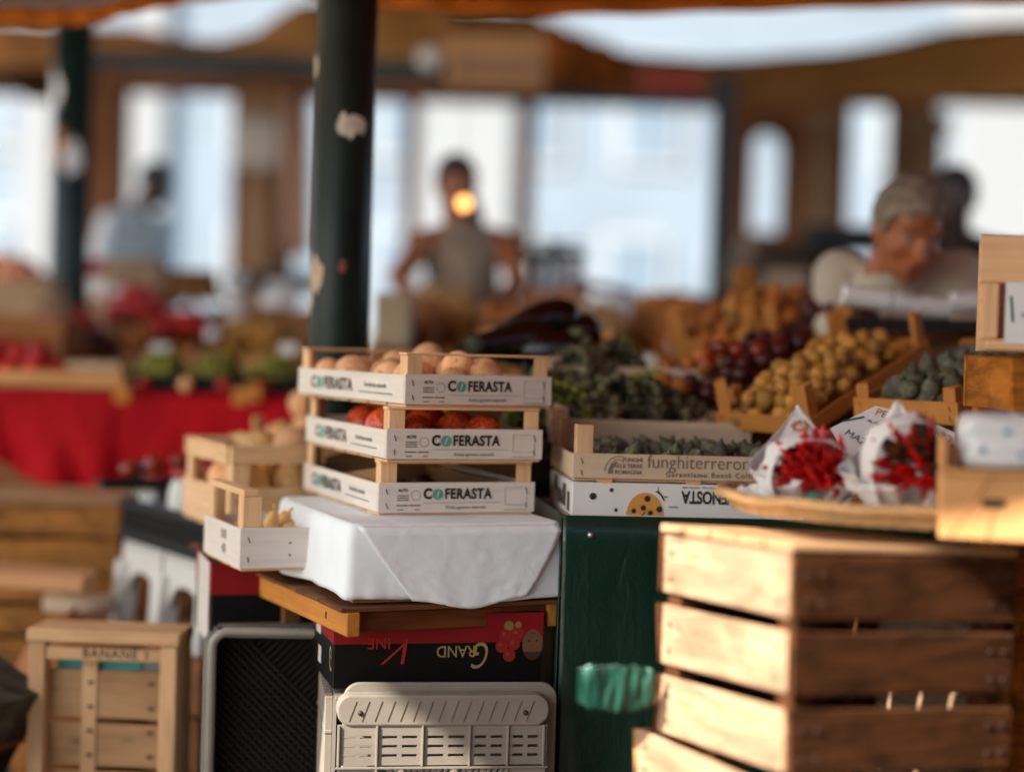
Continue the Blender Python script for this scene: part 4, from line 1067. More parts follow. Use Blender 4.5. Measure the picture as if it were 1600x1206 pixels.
    text_obj('Garantiamo Bontà Colti', .0128, gr, f, (.166, -.0008, .0135), align='LEFT', bold=.02, sp=1.25)
    text_obj('FUNGHI', .0098, gr, f, (.124, -.0008, .038), align='RIGHT', bold=.02); text_obj('DALLE TERRE', .0098, gr, f, (.124, -.0008, .027), align='RIGHT', bold=.02); text_obj('DI ROMAGNA', .0098, gr, f, (.124, -.0008, .016), align='RIGHT', bold=.02)
    arc = lambda cx, cz, r, a0, a1, w_: [[(cx + r * math.cos(a), cz + r * math.sin(a)), (cx + r * math.cos(b), cz + r * math.sin(b)), (cx + (r - w_) * math.cos(b), cz + (r - w_) * math.sin(b)), (cx + (r - w_) * math.cos(a), cz + (r - w_) * math.sin(a))] for a, b in [(a0 + (a1 - a0) * k / 10, a0 + (a1 - a0) * (k + 1) / 10) for k in range(10)]]
    flat_print('print_mushroom', gr, f, arc(.083, .018, .027, math.pi * .42, math.pi * 1.02, .0012) + arc(.080, .026, .013, math.pi * .2, math.pi * 1.2, .001) + [[(.062, .014), (.068, .013), (.071, .024), (.080, .034), (.074, .034), (.064, .024)]])
    fill(MF, .012, .458, .012, .288, .004, .022, 'fig', 'dusty grey fig in the low crate with mushroom print', 'figs in the mushroom crate', layers=1, rot=lambda: (rnd.uniform(-.9, .5), rnd.uniform(-.9, .9), rnd.uniform(0, 6)))
    fill(MF, .05, .42, .03, .26, .026, .020, 'fig', 'dusty grey fig in the low crate with mushroom print', 'figs in the mushroom crate', layers=1, skip=.5, rot=lambda: (rnd.uniform(-.9, .5), rnd.uniform(-.9, .9), rnd.uniform(0, 6)))
    for x in (.045, .205): MB().box(x, x + .026, -.0005, .02, -.0028, .0035).build('foot', wood('bare', hx('d2a47a'), 'x', .15), C['t'])
    # white crate of grapes, sloping
    NG = at(858, 694, 3.47); tl = R(20)
    G = crate('sloping white-edged crate of dark grapes behind the mushroom crate', NG, R(2), .40, .30, .075, .05, wood_name='whitewood', col=hx('d8c8b4'), rails=None, tilt=tl)
    MG = MT(NG, R(2), tl)
    gm1 = fruit_mat('grape_dark', hx('4c4834'), hx('726a48'), hx('a8a25a'), .5, 22, .35, .42, .58)
    gm2 = fruit_mat('grape_green', hx('8c9038'), hx('6f7a28'), hx('5a4a1c'), .4, 22)
    gp = []
    for k in range(5):
        me = grape_bunch(80, .17, .064, .0125, k); me.materials.append(gm1); gp.append(me)
    for k in range(3):
        me = grape_bunch(70, .17, .06, .0115, 20 + k); me.materials.append(gm2); gp.append(me)
    def grapes(px, py, d, k, lab, grp, rot=None, s=1):
        o = bpy.data.objects.new('grape_bunch', gp[k]); COL.objects.link(o); o.location = at(px, py, d)
        o.rotation_euler = rot or (rnd.uniform(-1.1, -.3), rnd.uniform(-.5, .5), rnd.uniform(0, 6.28)); o.scale = (s,) * 3
        tag(o, lab, 'grapes', grp)
    lab, grp = 'bunch of dark olive grapes heaped in the sloping crate', 'dark grape bunches in the sloping crate'
    for (px, py, d) in ((880, 560, 3.82), (920, 562, 3.86), (960, 580, 3.8), (890, 590, 3.72), (935, 600, 3.72), (985, 606, 3.74), (1020, 622, 3.7), (870, 612, 3.62), (910, 625, 3.62), (955, 632, 3.6), (1000, 640, 3.6), (1045, 640, 3.62), (880, 645, 3.56), (930, 655, 3.54), (980, 660, 3.55), (1030, 662, 3.56), (1075, 655, 3.6), (855, 575, 3.8), (850, 630, 3.6), (1060, 640, 3.7), (905, 575, 3.75), (950, 560, 3.9)):
        grapes(px, py - 8, d, rnd.choice((0, 1, 2, 3, 4, 0, 2, 5, 6)), lab, grp, rot=(rnd.uniform(.5, 1.5), rnd.uniform(-.6, .6), rnd.uniform(-1.2, 1.2)))
    # sloping crates that run up to the right
    yw = R(-43); tl = R(20.5)
    def sl(label, N_, W_, L_, H_, bh_, **k): return crate(label, N_, yw, W_, L_, H_, bh_, tilt=tl, rails=None, wood_name='pine_dk', col=hx('bd8444'), **k)
    N1 = at(1122, 672, 3.50); Y = sl('sloping wooden crate of small yellow plums running up to the right', N1, .225, .46, .10, .034, ps=.030)
    M1 = MT(N1, yw, tl)
    fill(M1, .006, .219, .006, .45, .004, .0175, 'yellow_plum', 'small yellow plum in the sloping crate', 'yellow plums in the sloping crate', layers=2, dome=.035, skip=.10, jit=.7)
    # clear bag edge lying along it
    N2 = Vector((.275, 3.76, N1.z - .015)); P_ = sl('sloping wooden crate of dark red plums and nectarines behind the grapes', N2, .27, .46, .10, .034, ps=.03)
    M2 = MT(N2, yw, tl)
    fill(M2, .006, .264, .006, .45, .008, .021, 'plum', 'dark plum in the sloping crate behind the grapes', 'dark plums in the sloping crate', layers=2, dome=.045, skip=.06, jit=.45)
    fill(M2, .01, .22, .01, .34, .058, .021, 'nectarine', 'red nectarine among the dark plums in the sloping crate', 'nectarines among the plums', layers=1, dome=.045, skip=.75, jit=.5)
    fill(M2, .01, .14, .01, .30, .066, .021, 'orange_fruit', 'apricot among the dark plums in the sloping crate', 'apricots among the plums', layers=1, dome=.03, skip=.65, jit=.5)
    N4 = at(1335, 668, 3.34); N4.z = at(1468, 665, 3.2).z
    F_ = crate('sloping wooden crate of figs beside the right edge', N4, yw, .22, .44, .07, .04, tilt=R(13), rails=None, wood_name='pine_dk', col=hx('bd8444'), ps=.026)
    M4 = MT(N4, yw, R(13))
    fill(M4, .006, .214, .006, .434, .006, .0185, 'fig', 'dusty fig in the sloping crate near the right edge', 'figs in the sloping crate', layers=2, dome=.02, jit=.4, skip=.05, rot=lambda: (rnd.uniform(-1, .6), rnd.uniform(-.9, .9), rnd.uniform(0, 6)))
    # loose leaves among the figs
    lf = MB(); r_ = random.Random(5)
    N5 = N1 + Vector((.26, .28, .145)) + Vector((.30, -.02, .03))
    D5 = sl('plain wooden crate behind the yellow plums with posts standing up', Vector((.60, 4.13, N1.z + .14)), .25, .30, .13, .06, ps=.036)
    fill(MT((.60, 4.13, N1.z + .14), yw, tl), .01, .24, .01, .29, .012, .027, 'plum', 'dark plum in the rear crate with posts standing up', 'dark plums in the rear crate', layers=2, dome=.03)
    D6 = sl('farther wooden crate of apricots behind the dark plums', Vector((.40, 4.35, N1.z + .12)), .27, .34, .15, .065, ps=.04)
    fill(MT((.40, 4.35, N1.z + .12), yw, tl), .01, .26, .01, .33, .012, .027, 'orange_fruit', 'apricot in the farther crate behind the dark plums', 'apricots in the farther crate', layers=2, dome=.04, kinds=('yellow_plum', .4))
    # sloping stand under them all
    t = empty('display_stand', (N2.x, N2.y, 0), (0, 0, yw)); tag(t, 'sloping wooden display stand that carries the tilted fruit crates', 'stand')
    wx = wood('old', OLD, 'x', .4)
    Z0 = N2.z - .012
    for k in range(5):
        MB().box(-.15, 1.0, -.05 + k * .19, .12 + k * .19, -.012, -.002, Matrix.Translation((0, 0, Z0)) @ Euler((tl, 0, 0)).to_matrix().to_4x4()).build('shelf_board', wx, t)
    for x in (-.1, .9):
        for y, h in ((.02, Z0 - .02), (.8, Z0 + .26)): MB().box(x, x + .04, y, y + .04, 0, h).build('leg', wood('old', OLD, 'z', .4), t)
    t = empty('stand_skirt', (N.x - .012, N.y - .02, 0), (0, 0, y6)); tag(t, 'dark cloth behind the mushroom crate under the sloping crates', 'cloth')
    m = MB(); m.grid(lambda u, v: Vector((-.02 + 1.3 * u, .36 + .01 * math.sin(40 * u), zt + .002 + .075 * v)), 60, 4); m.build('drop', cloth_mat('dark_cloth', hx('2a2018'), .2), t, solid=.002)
    # price card on the plums
    def card(label, cs, col='d8d2ca', name='price_card', th=.0008):
        ps = [at(*c) for c in cs]; o = sum(ps, Vector()) / len(ps); t = empty(name, o); tag(t, label, 'card')
        n = (ps[1] - ps[0]).cross(ps[2] - ps[0]).normalized() * th
        vs = [p - o for p in ps] + [p - o + n for p in ps]; k = len(ps)
        MB().add(vs, [tuple(range(k)), tuple(range(2 * k - 1, k - 1, -1))] + [(i, (i + 1) % k, (i + 1) % k + k, i + k) for i in range(k)]).build('card', plain('card_' + col, hx(col), .7, .03, 9), t, fix=True)
        return t, ps
    card('small blank white price card stuck among the plums', [(1165, 540, 3.95), (1196, 530, 3.95), (1206, 556, 3.93), (1176, 566, 3.93)])
    # paper and red wrapper beside the figs
    card('folded grey paper lying on the crate beside the figs', [(1408, 600, 3.55), (1470, 570, 3.62), (1484, 578, 3.6), (1432, 618, 3.5)], 'b0a89c', 'paper')
    card('scrap of red and white wrapper beside the figs', [(1428, 618, 3.45), (1490, 590, 3.52), (1500, 598, 3.52), (1446, 630, 3.44)], 'a3261f', 'wrapper')
    card('pale printed paper behind the figs', [(1490, 590, 3.6), (1530, 572, 3.66), (1545, 580, 3.64), (1502, 604, 3.58)], 'cfc5b8', 'paper')
    # aubergines
    NA = at(752, 574, 3.86); t = crate('wooden crate of aubergines behind the printed crates', NA, R(4), .30, .26, .09, .055, wood_name='pine', col=PINE, rails=None)
    am = fruit_mat('skin_aubergine2', hx('180d12'), hx('0f0809'), None, .18, 5, .6)
    m = MB(); pr = [(.004, -.115), (.03, -.108), (.045, -.085), (.05, -.05), (.046, 0), (.036, .04), (.028, .075), (.022, .095)]
    m.lathe(pr, 22)
    me = bpy.data.meshes.new('aubergine'); me.from_pydata([tuple(q) for q in m.v], [], m.f); me.polygons.foreach_set('use_smooth', [True] * len(m.f)); me.materials.append(am)
    m = MB(); m.lathe([(.026, .08), (.027, .094), (.018, .104), (.007, .11), (.006, .14), (.004, .142)], 10, wob=lambda t, z: 1 + .12 * math.sin(5 * t)); 
    mc = bpy.data.meshes.new('calyx'); mc.from_pydata([tuple(q) for q in m.v], [], m.f); mc.materials.append(plain('calyx', hx('2e3420'), .6))
    for (px, py, d, ry_, rz_) in ((828, 512, 3.9, 1.9, .2), (868, 540, 3.95, 2.0, -.3), (800, 535, 3.85, 1.7, .5), (845, 548, 3.85, 1.6, .1)):
        o = bpy.data.objects.new('aubergine', me); COL.objects.link(o); o.location = at(px, py, d); o.rotation_euler = (.1, ry_, rz_ + math.pi)
        tag(o, 'glossy black aubergine in the crate behind the printed crates', 'aubergine', 'aubergines'); c = bpy.data.objects.new('calyx', mc); COL.objects.link(c); c.parent = o
    # small pale box with a hand hole
    P = at(1425, 578, 4.15); t = empty('hand_hole_box', M=MT(P, R(-4))); tag(t, 'small pale box with a black hand hole in front of the grey-haired vendor', 'box')
    MB().box(0, .115, 0, .12, 0, .088).build('body', plain('card_light', hx('cdb090'), .8, .08, 8), t, bevel=.002)
    MB().box(.045, .073, -.0012, .001, .036, .046).build('hand_hole', bk, t, bevel=.002)

    # ---------------- foreground slatted crates
    yf = R(27); top = at(1243, 846, 2.30)
    NF2 = Vector((top.x, top.y, top.z - .014 - .296))
    kw = dict(nails=True, wn='weathered_shaded', col=hx('59381f'), lwn='sunlit_pine', lcol=hx('ae9478'), jit=.003, post=.035, th=.008)  # front colour holds shade beside weathering, left colour holds sun
    slat_crate('weathered slatted harvest crate in the foreground under the wicker tray', NF2, yf, .385, .335, .294, 3, .018, shear=(-.05, -.03), **kw)
    c2 = slat_crate('lower slatted harvest crate in the foreground, under the weathered one', Vector((NF2.x - .012, NF2.y - .005, NF2.z - .278)), R(28), .39, .36, .262, 3, .024, shear=(-.03, .02), top=False, **{**kw, 'wn': 'lower_pine', 'col': hx('a98458')})
    slat_crate('lowest slatted harvest crate of the foreground stack, standing on the ground', Vector((NF2.x - .008, NF2.y - .005, .004)), R(26), .39, .36, NF2.z - .278 - .008, 3, .024, top=False, **kw)
    t = empty('teal_box', M=MT(NF2 + Vector((.05, .08, .02)), yf)); tag(t, 'teal block added as sunlit green sheet in the gaps of the weathered crate', 'box')  # added block, stands in for sunlit green sheet
    MB().box(.10, .15, -.035, .08, .085, .118).build('body', plain('sunlit_teal', hx('6fc0a8'), .5, .1, 9), t, bevel=.003)  # teal block stands in for sunlit sheet seen between the boards
    P = at(962, 1072, 2.56); t = empty('teal_bag', P); tag(t, 'added teal sheet standing in for a sun glint left of the foreground crate', 'bag')  # streaked teal colour stands in for sun glinting on the green sheet
    tp, nt2, b2 = base_mat('teal_film'); b2.inputs['Base Color'].default_value = (*hx('3fae96'), 1); b2.inputs['Roughness'].default_value = .18; b2.inputs['Alpha'].default_value = .75  # material of the added sheet that stands in for the sun glint
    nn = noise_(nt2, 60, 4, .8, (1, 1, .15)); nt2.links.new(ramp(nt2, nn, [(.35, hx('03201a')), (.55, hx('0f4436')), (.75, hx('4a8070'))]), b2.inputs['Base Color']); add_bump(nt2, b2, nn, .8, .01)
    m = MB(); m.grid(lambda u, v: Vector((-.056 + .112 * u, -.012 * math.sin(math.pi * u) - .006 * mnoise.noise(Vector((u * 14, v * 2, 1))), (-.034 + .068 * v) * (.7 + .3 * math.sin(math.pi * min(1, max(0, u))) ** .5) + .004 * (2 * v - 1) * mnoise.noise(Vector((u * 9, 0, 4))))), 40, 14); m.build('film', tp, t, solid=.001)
    # ---------------- wicker tray
    lidz = top.z
    ct = Vector((.66, 2.68, lidz + .004)); t = empty('wicker_tray', ct, (0, 0, R(-6))); tag(t, 'shallow wicker tray on the foreground crate, holding the chilli packs', 'tray')
    wk = plain('wicker', hx('c9a06c'), .6, .25, 60, .3)
    rx, ry_ = .335, .255; m = MB()
    m.tube([(rx * math.cos(k * math.pi / 40), ry_ * math.sin(k * math.pi / 40), .026 + .002 * math.sin(k * .9)) for k in range(81)], .0085, 10, cap=False); m.build('rim', wk, t)
    m = MB()
    for r_i in range(4):
        z = .004 + r_i * .006; kx = .93 + .012 * r_i
        m.tube([((rx * kx + .003 * math.sin(k * 2.1 + r_i * math.pi)) * math.cos(k * math.pi / 110), (ry_ * kx + .003 * math.sin(k * 2.1 + r_i * math.pi)) * math.sin(k * math.pi / 110), z) for k in range(221)], .0036, 6, cap=False)
    m.build('weave', wk, t)
    m = MB(); m.lathe([(.001, .001), (rx * .93, .001), (rx * .93, .004), (.001, .004)], 60, wob=lambda a, z: 1 if True else 1); 
    for q in m.v: q.y *= ry_ / rx
    m.build('bottom', wk, t)
    # ---------------- chilli packs
    pm = MB()
    def podmesh(bend):
        m = MB(); pts, rs = [], []
        for k in range(9):
            u = k / 8; pts.append((.008 * bend * math.sin(u * 2.2), .006 * bend * u * u, .050 * u)); rs.append(.0060 * (1 - u ** 2.2) ** .6 * (.55 + .45 * min(1, u * 5)) + .0004)
        m.tube(pts, rs, 8); m.tube([(0, 0, .0015), (0, 0, -.006), (.002, 0, -.013)], [.0035, .0018, .0014], 6)
        me = bpy.data.meshes.new('chilli'); me.from_pydata([tuple(q) for q in m.v], [], m.f); me.polygons.foreach_set('use_smooth', [True] * len(m.f)); return me
    reds = fruit_mat('chilli_red', hx('c00f14'), hx('9c0a10'), hx('c2451c'), .28, 30, .5, .45, .72)
    darks = fruit_mat('chilli_green', hx('2e2c18'), hx('4c3016'), hx('8a1414'), .35, 30)
    pods = []
    for b in (-1, .3, 1.2): me = podmesh(b); me.materials.append(reds); pods.append(me)
    me = podmesh(.5); me.materials.append(darks); pods.append(me)
    paper = cloth_mat('paper_wrap', hx('efebe6'), .05, .12, .5, 9, .6)
    def pack(px, py, d, h, lab, lean, sd, bias, dark, sz):
        B = at(px, py, d); B.z = ct.z + .004
        r_ = random.Random(sd)
        t = empty('chilli_bunch', B + Vector((0, 0, .0))); tag(t, 'bunch of red chillies in the ' + lab, 'chillies')
        for k in range(92):
            a = r_.uniform(-2.9, .3) if k % 3 else r_.uniform(-2.2, -.9)
            e = r_.uniform(-.35, 1.25)
            dv = Vector((math.cos(a) * math.cos(e), math.sin(a) * math.cos(e), math.sin(e)))
            c = Vector((.010 + dv.x * sz[0] * .62, -.03 + dv.y * sz[1] * .55, sz[3] + dv.z * sz[2] * .68))
            d2 = (dv * .6 + Vector(bias) * 1.2 + Vector((r_.uniform(-.5, .5),) * 3) * .5 + Vector((r_.uniform(-.35, .35), 0, r_.uniform(-.35, .35)))).normalized()
            me = pods[3] if (c.z > sz[3] + .01 and r_.random() < dark) else pods[r_.randrange(3)]
            o = bpy.data.objects.new('chilli', me); COL.objects.link(o); o.parent = t; o.location = c
            o.rotation_euler = d2.to_track_quat('Z', 'Y').to_euler(); s_ = r_.uniform(.75, 1.15); o.scale = (s_,) * 3
        w_ = empty('paper_wrapper', B); tag(w_, lab[0].upper() * 0 + 'white printed paper wrapper of the ' + lab, 'wrapper')
        m = MB()
        def W(u, v):
            a = math.pi * (-.42 + 1.84 * u)  # open towards the camera
            pk = math.exp(-((u - .5 - lean * .12) / .15) ** 2); hh = h * (.36 + .64 * pk) * (1 if 0.1 < u < .9 else .8)
            rr2 = .032 + (.066 + .022 * pk * 0) * v ** .8
            x, y = rr2 * math.cos(a) * 1.05, rr2 * math.sin(a) * .8
            y += .0; x += lean * .03 * v
            if v > .6: x *= 1 - .75 * pk * (v - .6) / .4 * 1.0
            nz = .007 * mnoise.noise(Vector((u * 9, v * 4, sd))) + .003 * mnoise.noise(Vector((u * 25, v * 11, sd)))
            return Vector((x + nz, y + nz * 1.3, hh * v + .5 * nz * v))
        m.grid(W, 70, 26); m.build('sheet', paper, w_, solid=.0006)
        m = MB()
        def Cc(u, v):   # crumpled collar round the mouth
            a = 2 * math.pi * u; nz = mnoise.noise(Vector((math.cos(a) * 2.4, math.sin(a) * 2.4, v * 2 + sd)))
            rr2 = 1.12 + .16 * v + .2 * nz * v; dy = -.066 + .065 * v + .014 * nz
            return Vector((math.cos(a) * sz[0] * rr2, dy, sz[3] + .004 + math.sin(a) * sz[2] * rr2 * 1.0))
        m.grid(Cc, 60, 8, closed=True); 
        for q in m.v: q.z = max(q.z, .001)
        m.build('collar', paper, w_, solid=.0006)
        fl = MB(); fx = Vector((-.008 + lean * .02, 0, h * .78))
        for k in range(8):
            a = k * math.pi / 4; fl.ball(fx + Vector((.011 * math.cos(a), .001, .007 * math.sin(a))), (.0042, .0008, .003), 8, 5)
        yv = W(.5, .78).y
        for q in fl.v: q.y += yv - .0062
        fl.build('flower_print', plain('print_peach', hx('c98a62'), .8, .1), w_)
        bl = MB()
        for (x, z) in ((.052, .04), (.056, .075), (-.05, .06)): bl.ball((x, -.035, z), (.0075, .0012, .006), 8, 5)
        bl.build('blue_print', plain('print_blue', hx('7fa6b8'), .7, .2), w_)
    pack(1258, 800, 2.72, .158, 'left chilli pack with a peaked collar', .25, 3, (-.55, -.1, .25), .0, (.058, .038, .052, .046))
    pack(1412, 822, 2.63, .170, 'right chilli pack, the taller red one', -.1, 8, (-.45, -.1, -.1), .55, (.056, .038, .068, .064))
    # crumpled paper tail at the left of the first pack
    B = at(1190, 782, 2.70); t = empty('crumpled_paper', B); tag(t, 'crumpled white paper end spilling over the left rim of the tray', 'paper')
    m = MB(); m.grid(lambda u, v: Vector((-.04 + .085 * u, -.02 + .05 * v + .01 * mnoise.noise(Vector((u * 4, v * 4, 1))), -.008 + .05 * u * v + .014 * mnoise.noise(Vector((u * 5, v * 5, 9))) + .018 * math.sin(v * 3))), 20, 16); m.build('sheet', paper, t, solid=.0006)
    MB().box(.058, .072, -.07, -.068, -.01, .02).build('teal_print', plain('print_teal', hx('2f8f84'), .6, .1), t)
    # hand-written sign
    A, Bq, Cq = at(1368, 634, 2.93), at(1492, 676, 2.91), at(1345, 748, 2.85)
    ex = (Bq - A).normalized(); ey = -(Cq - A); ey = (ey - ex * ey.dot(ex)).normalized(); ez = ex.cross(ey)
    M = Matrix((ex, ey, ez)).transposed().to_4x4(); M.translation = A; LX = (Bq - A).length
    t = empty('paper_sign', M=M); tag(t, 'white handwritten paper sign leaning behind the chilli packs', 'sign')
    Mi = M.inverted(); pl = []
    for (x, y) in ((1368, 634), (1430, 648), (1492, 676), (1496, 730), (1345, 748), (1318, 704), (1297, 669)):
        o_ = CAM; d_ = (at(x, y, 1) - CAM); tt_ = (A - o_).dot(ez) / d_.dot(ez); q = Mi @ (o_ + d_ * tt_); pl.append((q.x, q.y))
    vs = [Vector((x, y, 0)) for x, y in pl] + [Vector((x, y, -.0008)) for x, y in pl]; k = len(pl)
    MB().add(vs, [tuple(range(k)), tuple(range(2 * k - 1, k - 1, -1))] + [(i, (i + 1) % k, (i + 1) % k + k, i + k) for i in range(k)]).build('sheet', plain('sheet_paper', hx('dcdad8'), .7, .02, 9), t, fix=True)
    oi_, gi_ = ink('orangepen', hx('c07a3c')), ink('greenpen', hx('2f5348'))
    text_obj('PEPERONCINO', .0205, oi_, t, (LX * .50, -.014, .001), (0, 0, -.04), shear=.1, xs=.95, bold=-.008)
    text_obj('PICC', .0175, oi_, t, (LX * .36, -.033, .001), (0, 0, .02), shear=.1, bold=-.008)
    text_obj('AL MAZZO', .008, gi_, t, (LX * .10, -.034, .001), (0, 0, 0), shear=.1)
    text_obj('1', .060, gi_, t, (-.030, -.042, .001), (0, 0, -.95), bold=-.018, xs=.8)
    text_obj('x', .016, gi_, t, (LX * .02, -.058, .001), (0, 0, -.2), bold=0)
    text_obj('MAZZO', .019, gi_, t, (-.002, -.078, .001), (0, 0, -.25), shear=.1, bold=-.008)
    text_obj('A', .026, gi_, t, (LX * .28, -.092, .001), (0, 0, -.3), bold=-.012)
    text_obj('(', .028, gi_, t, (LX * .52, -.05, .001), (0, 0, -.3), bold=-.012)
    # ---------------- boxes at the right edge
    P = at(1466, 864, 2.36); P.z = max(P.z, lidz + .003); t = empty('tan_box', M=MT(P, R(-12))); tag(t, 'tan plywood box with a dark slot behind the foreground crate, at the right edge', 'box')
    zt_ = at(1466, 742, 2.36).z - P.z
    MB().box(0, .28, 0, .2, 0, zt_).build('body', wood('ply', hx('cf9f6a'), 'x', .12, contrast=.1), t, bevel=.003)
    MB().box(.054, .086, -.0015, .002, zt_ * .52, zt_ * .66).build('hand_hole', bk, t, bevel=.003)
    Mx = MT(P, R(-12))
    k = Mx @ Vector((.0, .0, zt_ + .002)); t = empty('open_tray', M=MT(k, R(-12))); tag(t, 'small wooden tray holding white wrapped packs on the tan box', 'tray')
    MB().box(0, .28, 0.0, .006, 0, .008).build('front_board', wood('ply', hx('cf9f6a'), 'x', .12, contrast=.1), t)
    MB().box(0, .006, .0065, .2, 0, .045).build('side_board', wood('ply', hx('cf9f6a'), 'y', .12, contrast=.1), t)
    MB().box(.006, .02, .0005, .004, .0085, .046).build('corner_post', wood('frame_dk', hx('7a4c26'), 'z', .3), t)
    MB().box(0, .28, .0065, .2, -.0, .004).build('base', wood('frame_dk', hx('7a4c26'), 'x', .3), t)
    M_T = MT(k, R(-12))
    for j_, (x, w_) in enumerate(((.024, .10), (.13, .12))):
        q = M_T @ Vector((x + w_ / 2, .085, .0045)); t = empty('wrapped_pack', q, (0, 0, R(-12))); tag(t, ('white wrapped pack with blue print, nearer the chilli packs', 'white wrapped pack with blue print at the very right edge')[j_], 'pack')
        m = MB()
        def pk_(u, v):
            a = 2 * math.pi * u; s_ = lambda q: math.copysign(abs(q) ** .28, q)
            rr2 = (1 - abs(2 * v - 1) ** 10) ** .5
            k2 = 1 + .07 * mnoise.noise(Vector((math.cos(a) * 3, math.sin(a) * 3, v * 4 + j_)))
            return Vector((w_ / 2 * s_(math.cos(a)) * rr2 * k2, .075 * s_(math.sin(a)) * rr2 * k2, .078 * v * k2))
        m.grid(pk_, 40, 20, closed=True); m.build('wrap', plain('film_white', hx('dcdcda'), .3, .06, 18, .3), t)
        b_ = MB()
        for (x2, z2, r2) in ((-.02, .03, .006), (.01, .055, .005), (.03, .025, .005)): b_.ball((x2, -.0765, z2), (r2, .0015, r2), 8, 6)
        b_.build('blue_print', MATS['print_blue'], t)
    a_, b_ = at(1552, 742, 2.33), at(1482, 842, 2.31); t = empty('thin_stick', (a_ + b_) / 2); tag(t, 'thin wooden stick leaning against the tan box', 'stick')
    o = t.location; MB().tube([a_ - o, b_ - o], .0011, 6).build('shaft', wood('frame_dk', hx('7a4c26'), 'z', .3), t)
    # hanging crate with the price card, on a column of crates out to the right
    P = at(1545, 548, 2.70); Mx = MT(P, R(-14)); t = empty('price_crate', M=Mx); tag(t, 'pale wooden crate at the right edge with a white price card in front', 'crate')
    lw, lz = wood('lightwood', hx('d8b48c'), 'x', .1), wood('lightwood', hx('d8b48c'), 'z', .1)
    MB().box(-.018, .30, 0, .008, .105, .178).build('front_board', lw, t, bevel=.002)
    MB().box(-.008, .30, .0, .008, .0, .018).build('bottom_rail', lw, t, bevel=.003)
    MB().box(-.012, .012, .0005, .012, .019, .104).build('corner_post', lz, t, bevel=.001)
    MB().box(-.017, -.009, .009, .22, 0, .178).build('side_board', wood('lightwood', hx('d8b48c'), 'y', .1), t)
    MB().box(-.016, .30, .222, .23, 0, .178).build('rear_board', lw, t); MB().box(-.016, .30, .013, .22, .0, .004).build('base', lw, t)
    k = Mx @ Vector((.022, -.001, .012)); t = empty('price_card', M=MT(k, R(-14))); tag(t, 'white price card marked in green pen on the pale crate at the right edge', 'card')
    MB().box(0, .14, -.0015, 0, 0, .094).build('card', plain('card_white', hx('d8d6d2'), .6, .02), t)
    text_obj('1', .062, gi_, t, (.012, -.002, .05), bold=-.018, shear=-.1)
    text_obj('x', .016, gi_, t, (.027, -.002, .045), bold=.0)
    text_obj('euro', .02, bk, t, (.05, -.002, .088), shear=.2)
    for j_ in range(2):
        q = at(1590, 600, 2.74); hh = P.z - .006 - lidz * 0 
    t = slat_crate('brown crate that carries the pale price crate at the right edge', Vector((at(1580, 560, 2.72).x, P.y + .01, P.z - .30)), R(5), .30, .22, .292, 3, .02, wn='honeyx', col=hx('b8742c'), top=False)
    t = slat_crate('lowest brown crate of the column at the right edge', Vector((at(1580, 560, 2.72).x + .02, P.y + .01, .004)), R(5), .30, .22, P.z - .31, 6, .02, wn='honeyx', col=hx('b8742c'), top=False)
# ------------------------------------------------------------------ people
def limb(m, p, q, r1, r2, n=14):
    p, q = Vector(p), Vector(q); pts, rs = [], []
    d = (q - p)
    for k in range(-3, 12):
        if k < 0: a = (k + 3) / 3 * math.pi / 2; pts.append(p - d.normalized() * r1 * math.cos(a) * .98); rs.append(max(.0015, r1 * math.sin(a)))
        elif k <= 8: u = k / 8; pts.append(p + d * u); rs.append(r1 + (r2 - r1) * u)
        else: a = (k - 8) / 3 * math.pi / 2; pts.append(q + d.normalized() * r2 * math.sin(a) * .98); rs.append(max(.0015, r2 * math.cos(a)))
    m.tube(pts, rs, n)
def fuse(name, m, mat, parent, vox, smooth=2):
    me = bpy.data.meshes.new('tmp'); me.from_pydata([tuple(q) for q in m.v], [], m.f)
    import bmesh
    b = bmesh.new(); b.from_mesh(me); bmesh.ops.recalc_face_normals(b, faces=b.faces); b.to_mesh(me); b.free()
    o = bpy.data.objects.new('tmp', me); COL.objects.link(o)
    r = o.modifiers.new('r', 'REMESH'); r.mode = 'VOXEL'; r.voxel_size = vox; r.use_smooth_shade = True
    s = o.modifiers.new('s', 'SMOOTH'); s.factor = .5; s.iterations = smooth
    bpy.context.view_layer.update()
    me2 = bpy.data.meshes.new_from_object(o.evaluated_get(bpy.context.evaluated_depsgraph_get())); bpy.data.objects.remove(o)
    me2.name = name; me2.materials.clear(); me2.materials.append(mat); me2.polygons.foreach_set('use_smooth', [True] * len(me2.polygons))
    o = bpy.data.objects.new(name, me2); COL.objects.link(o)
    if parent is not None: o.parent = parent
    return o
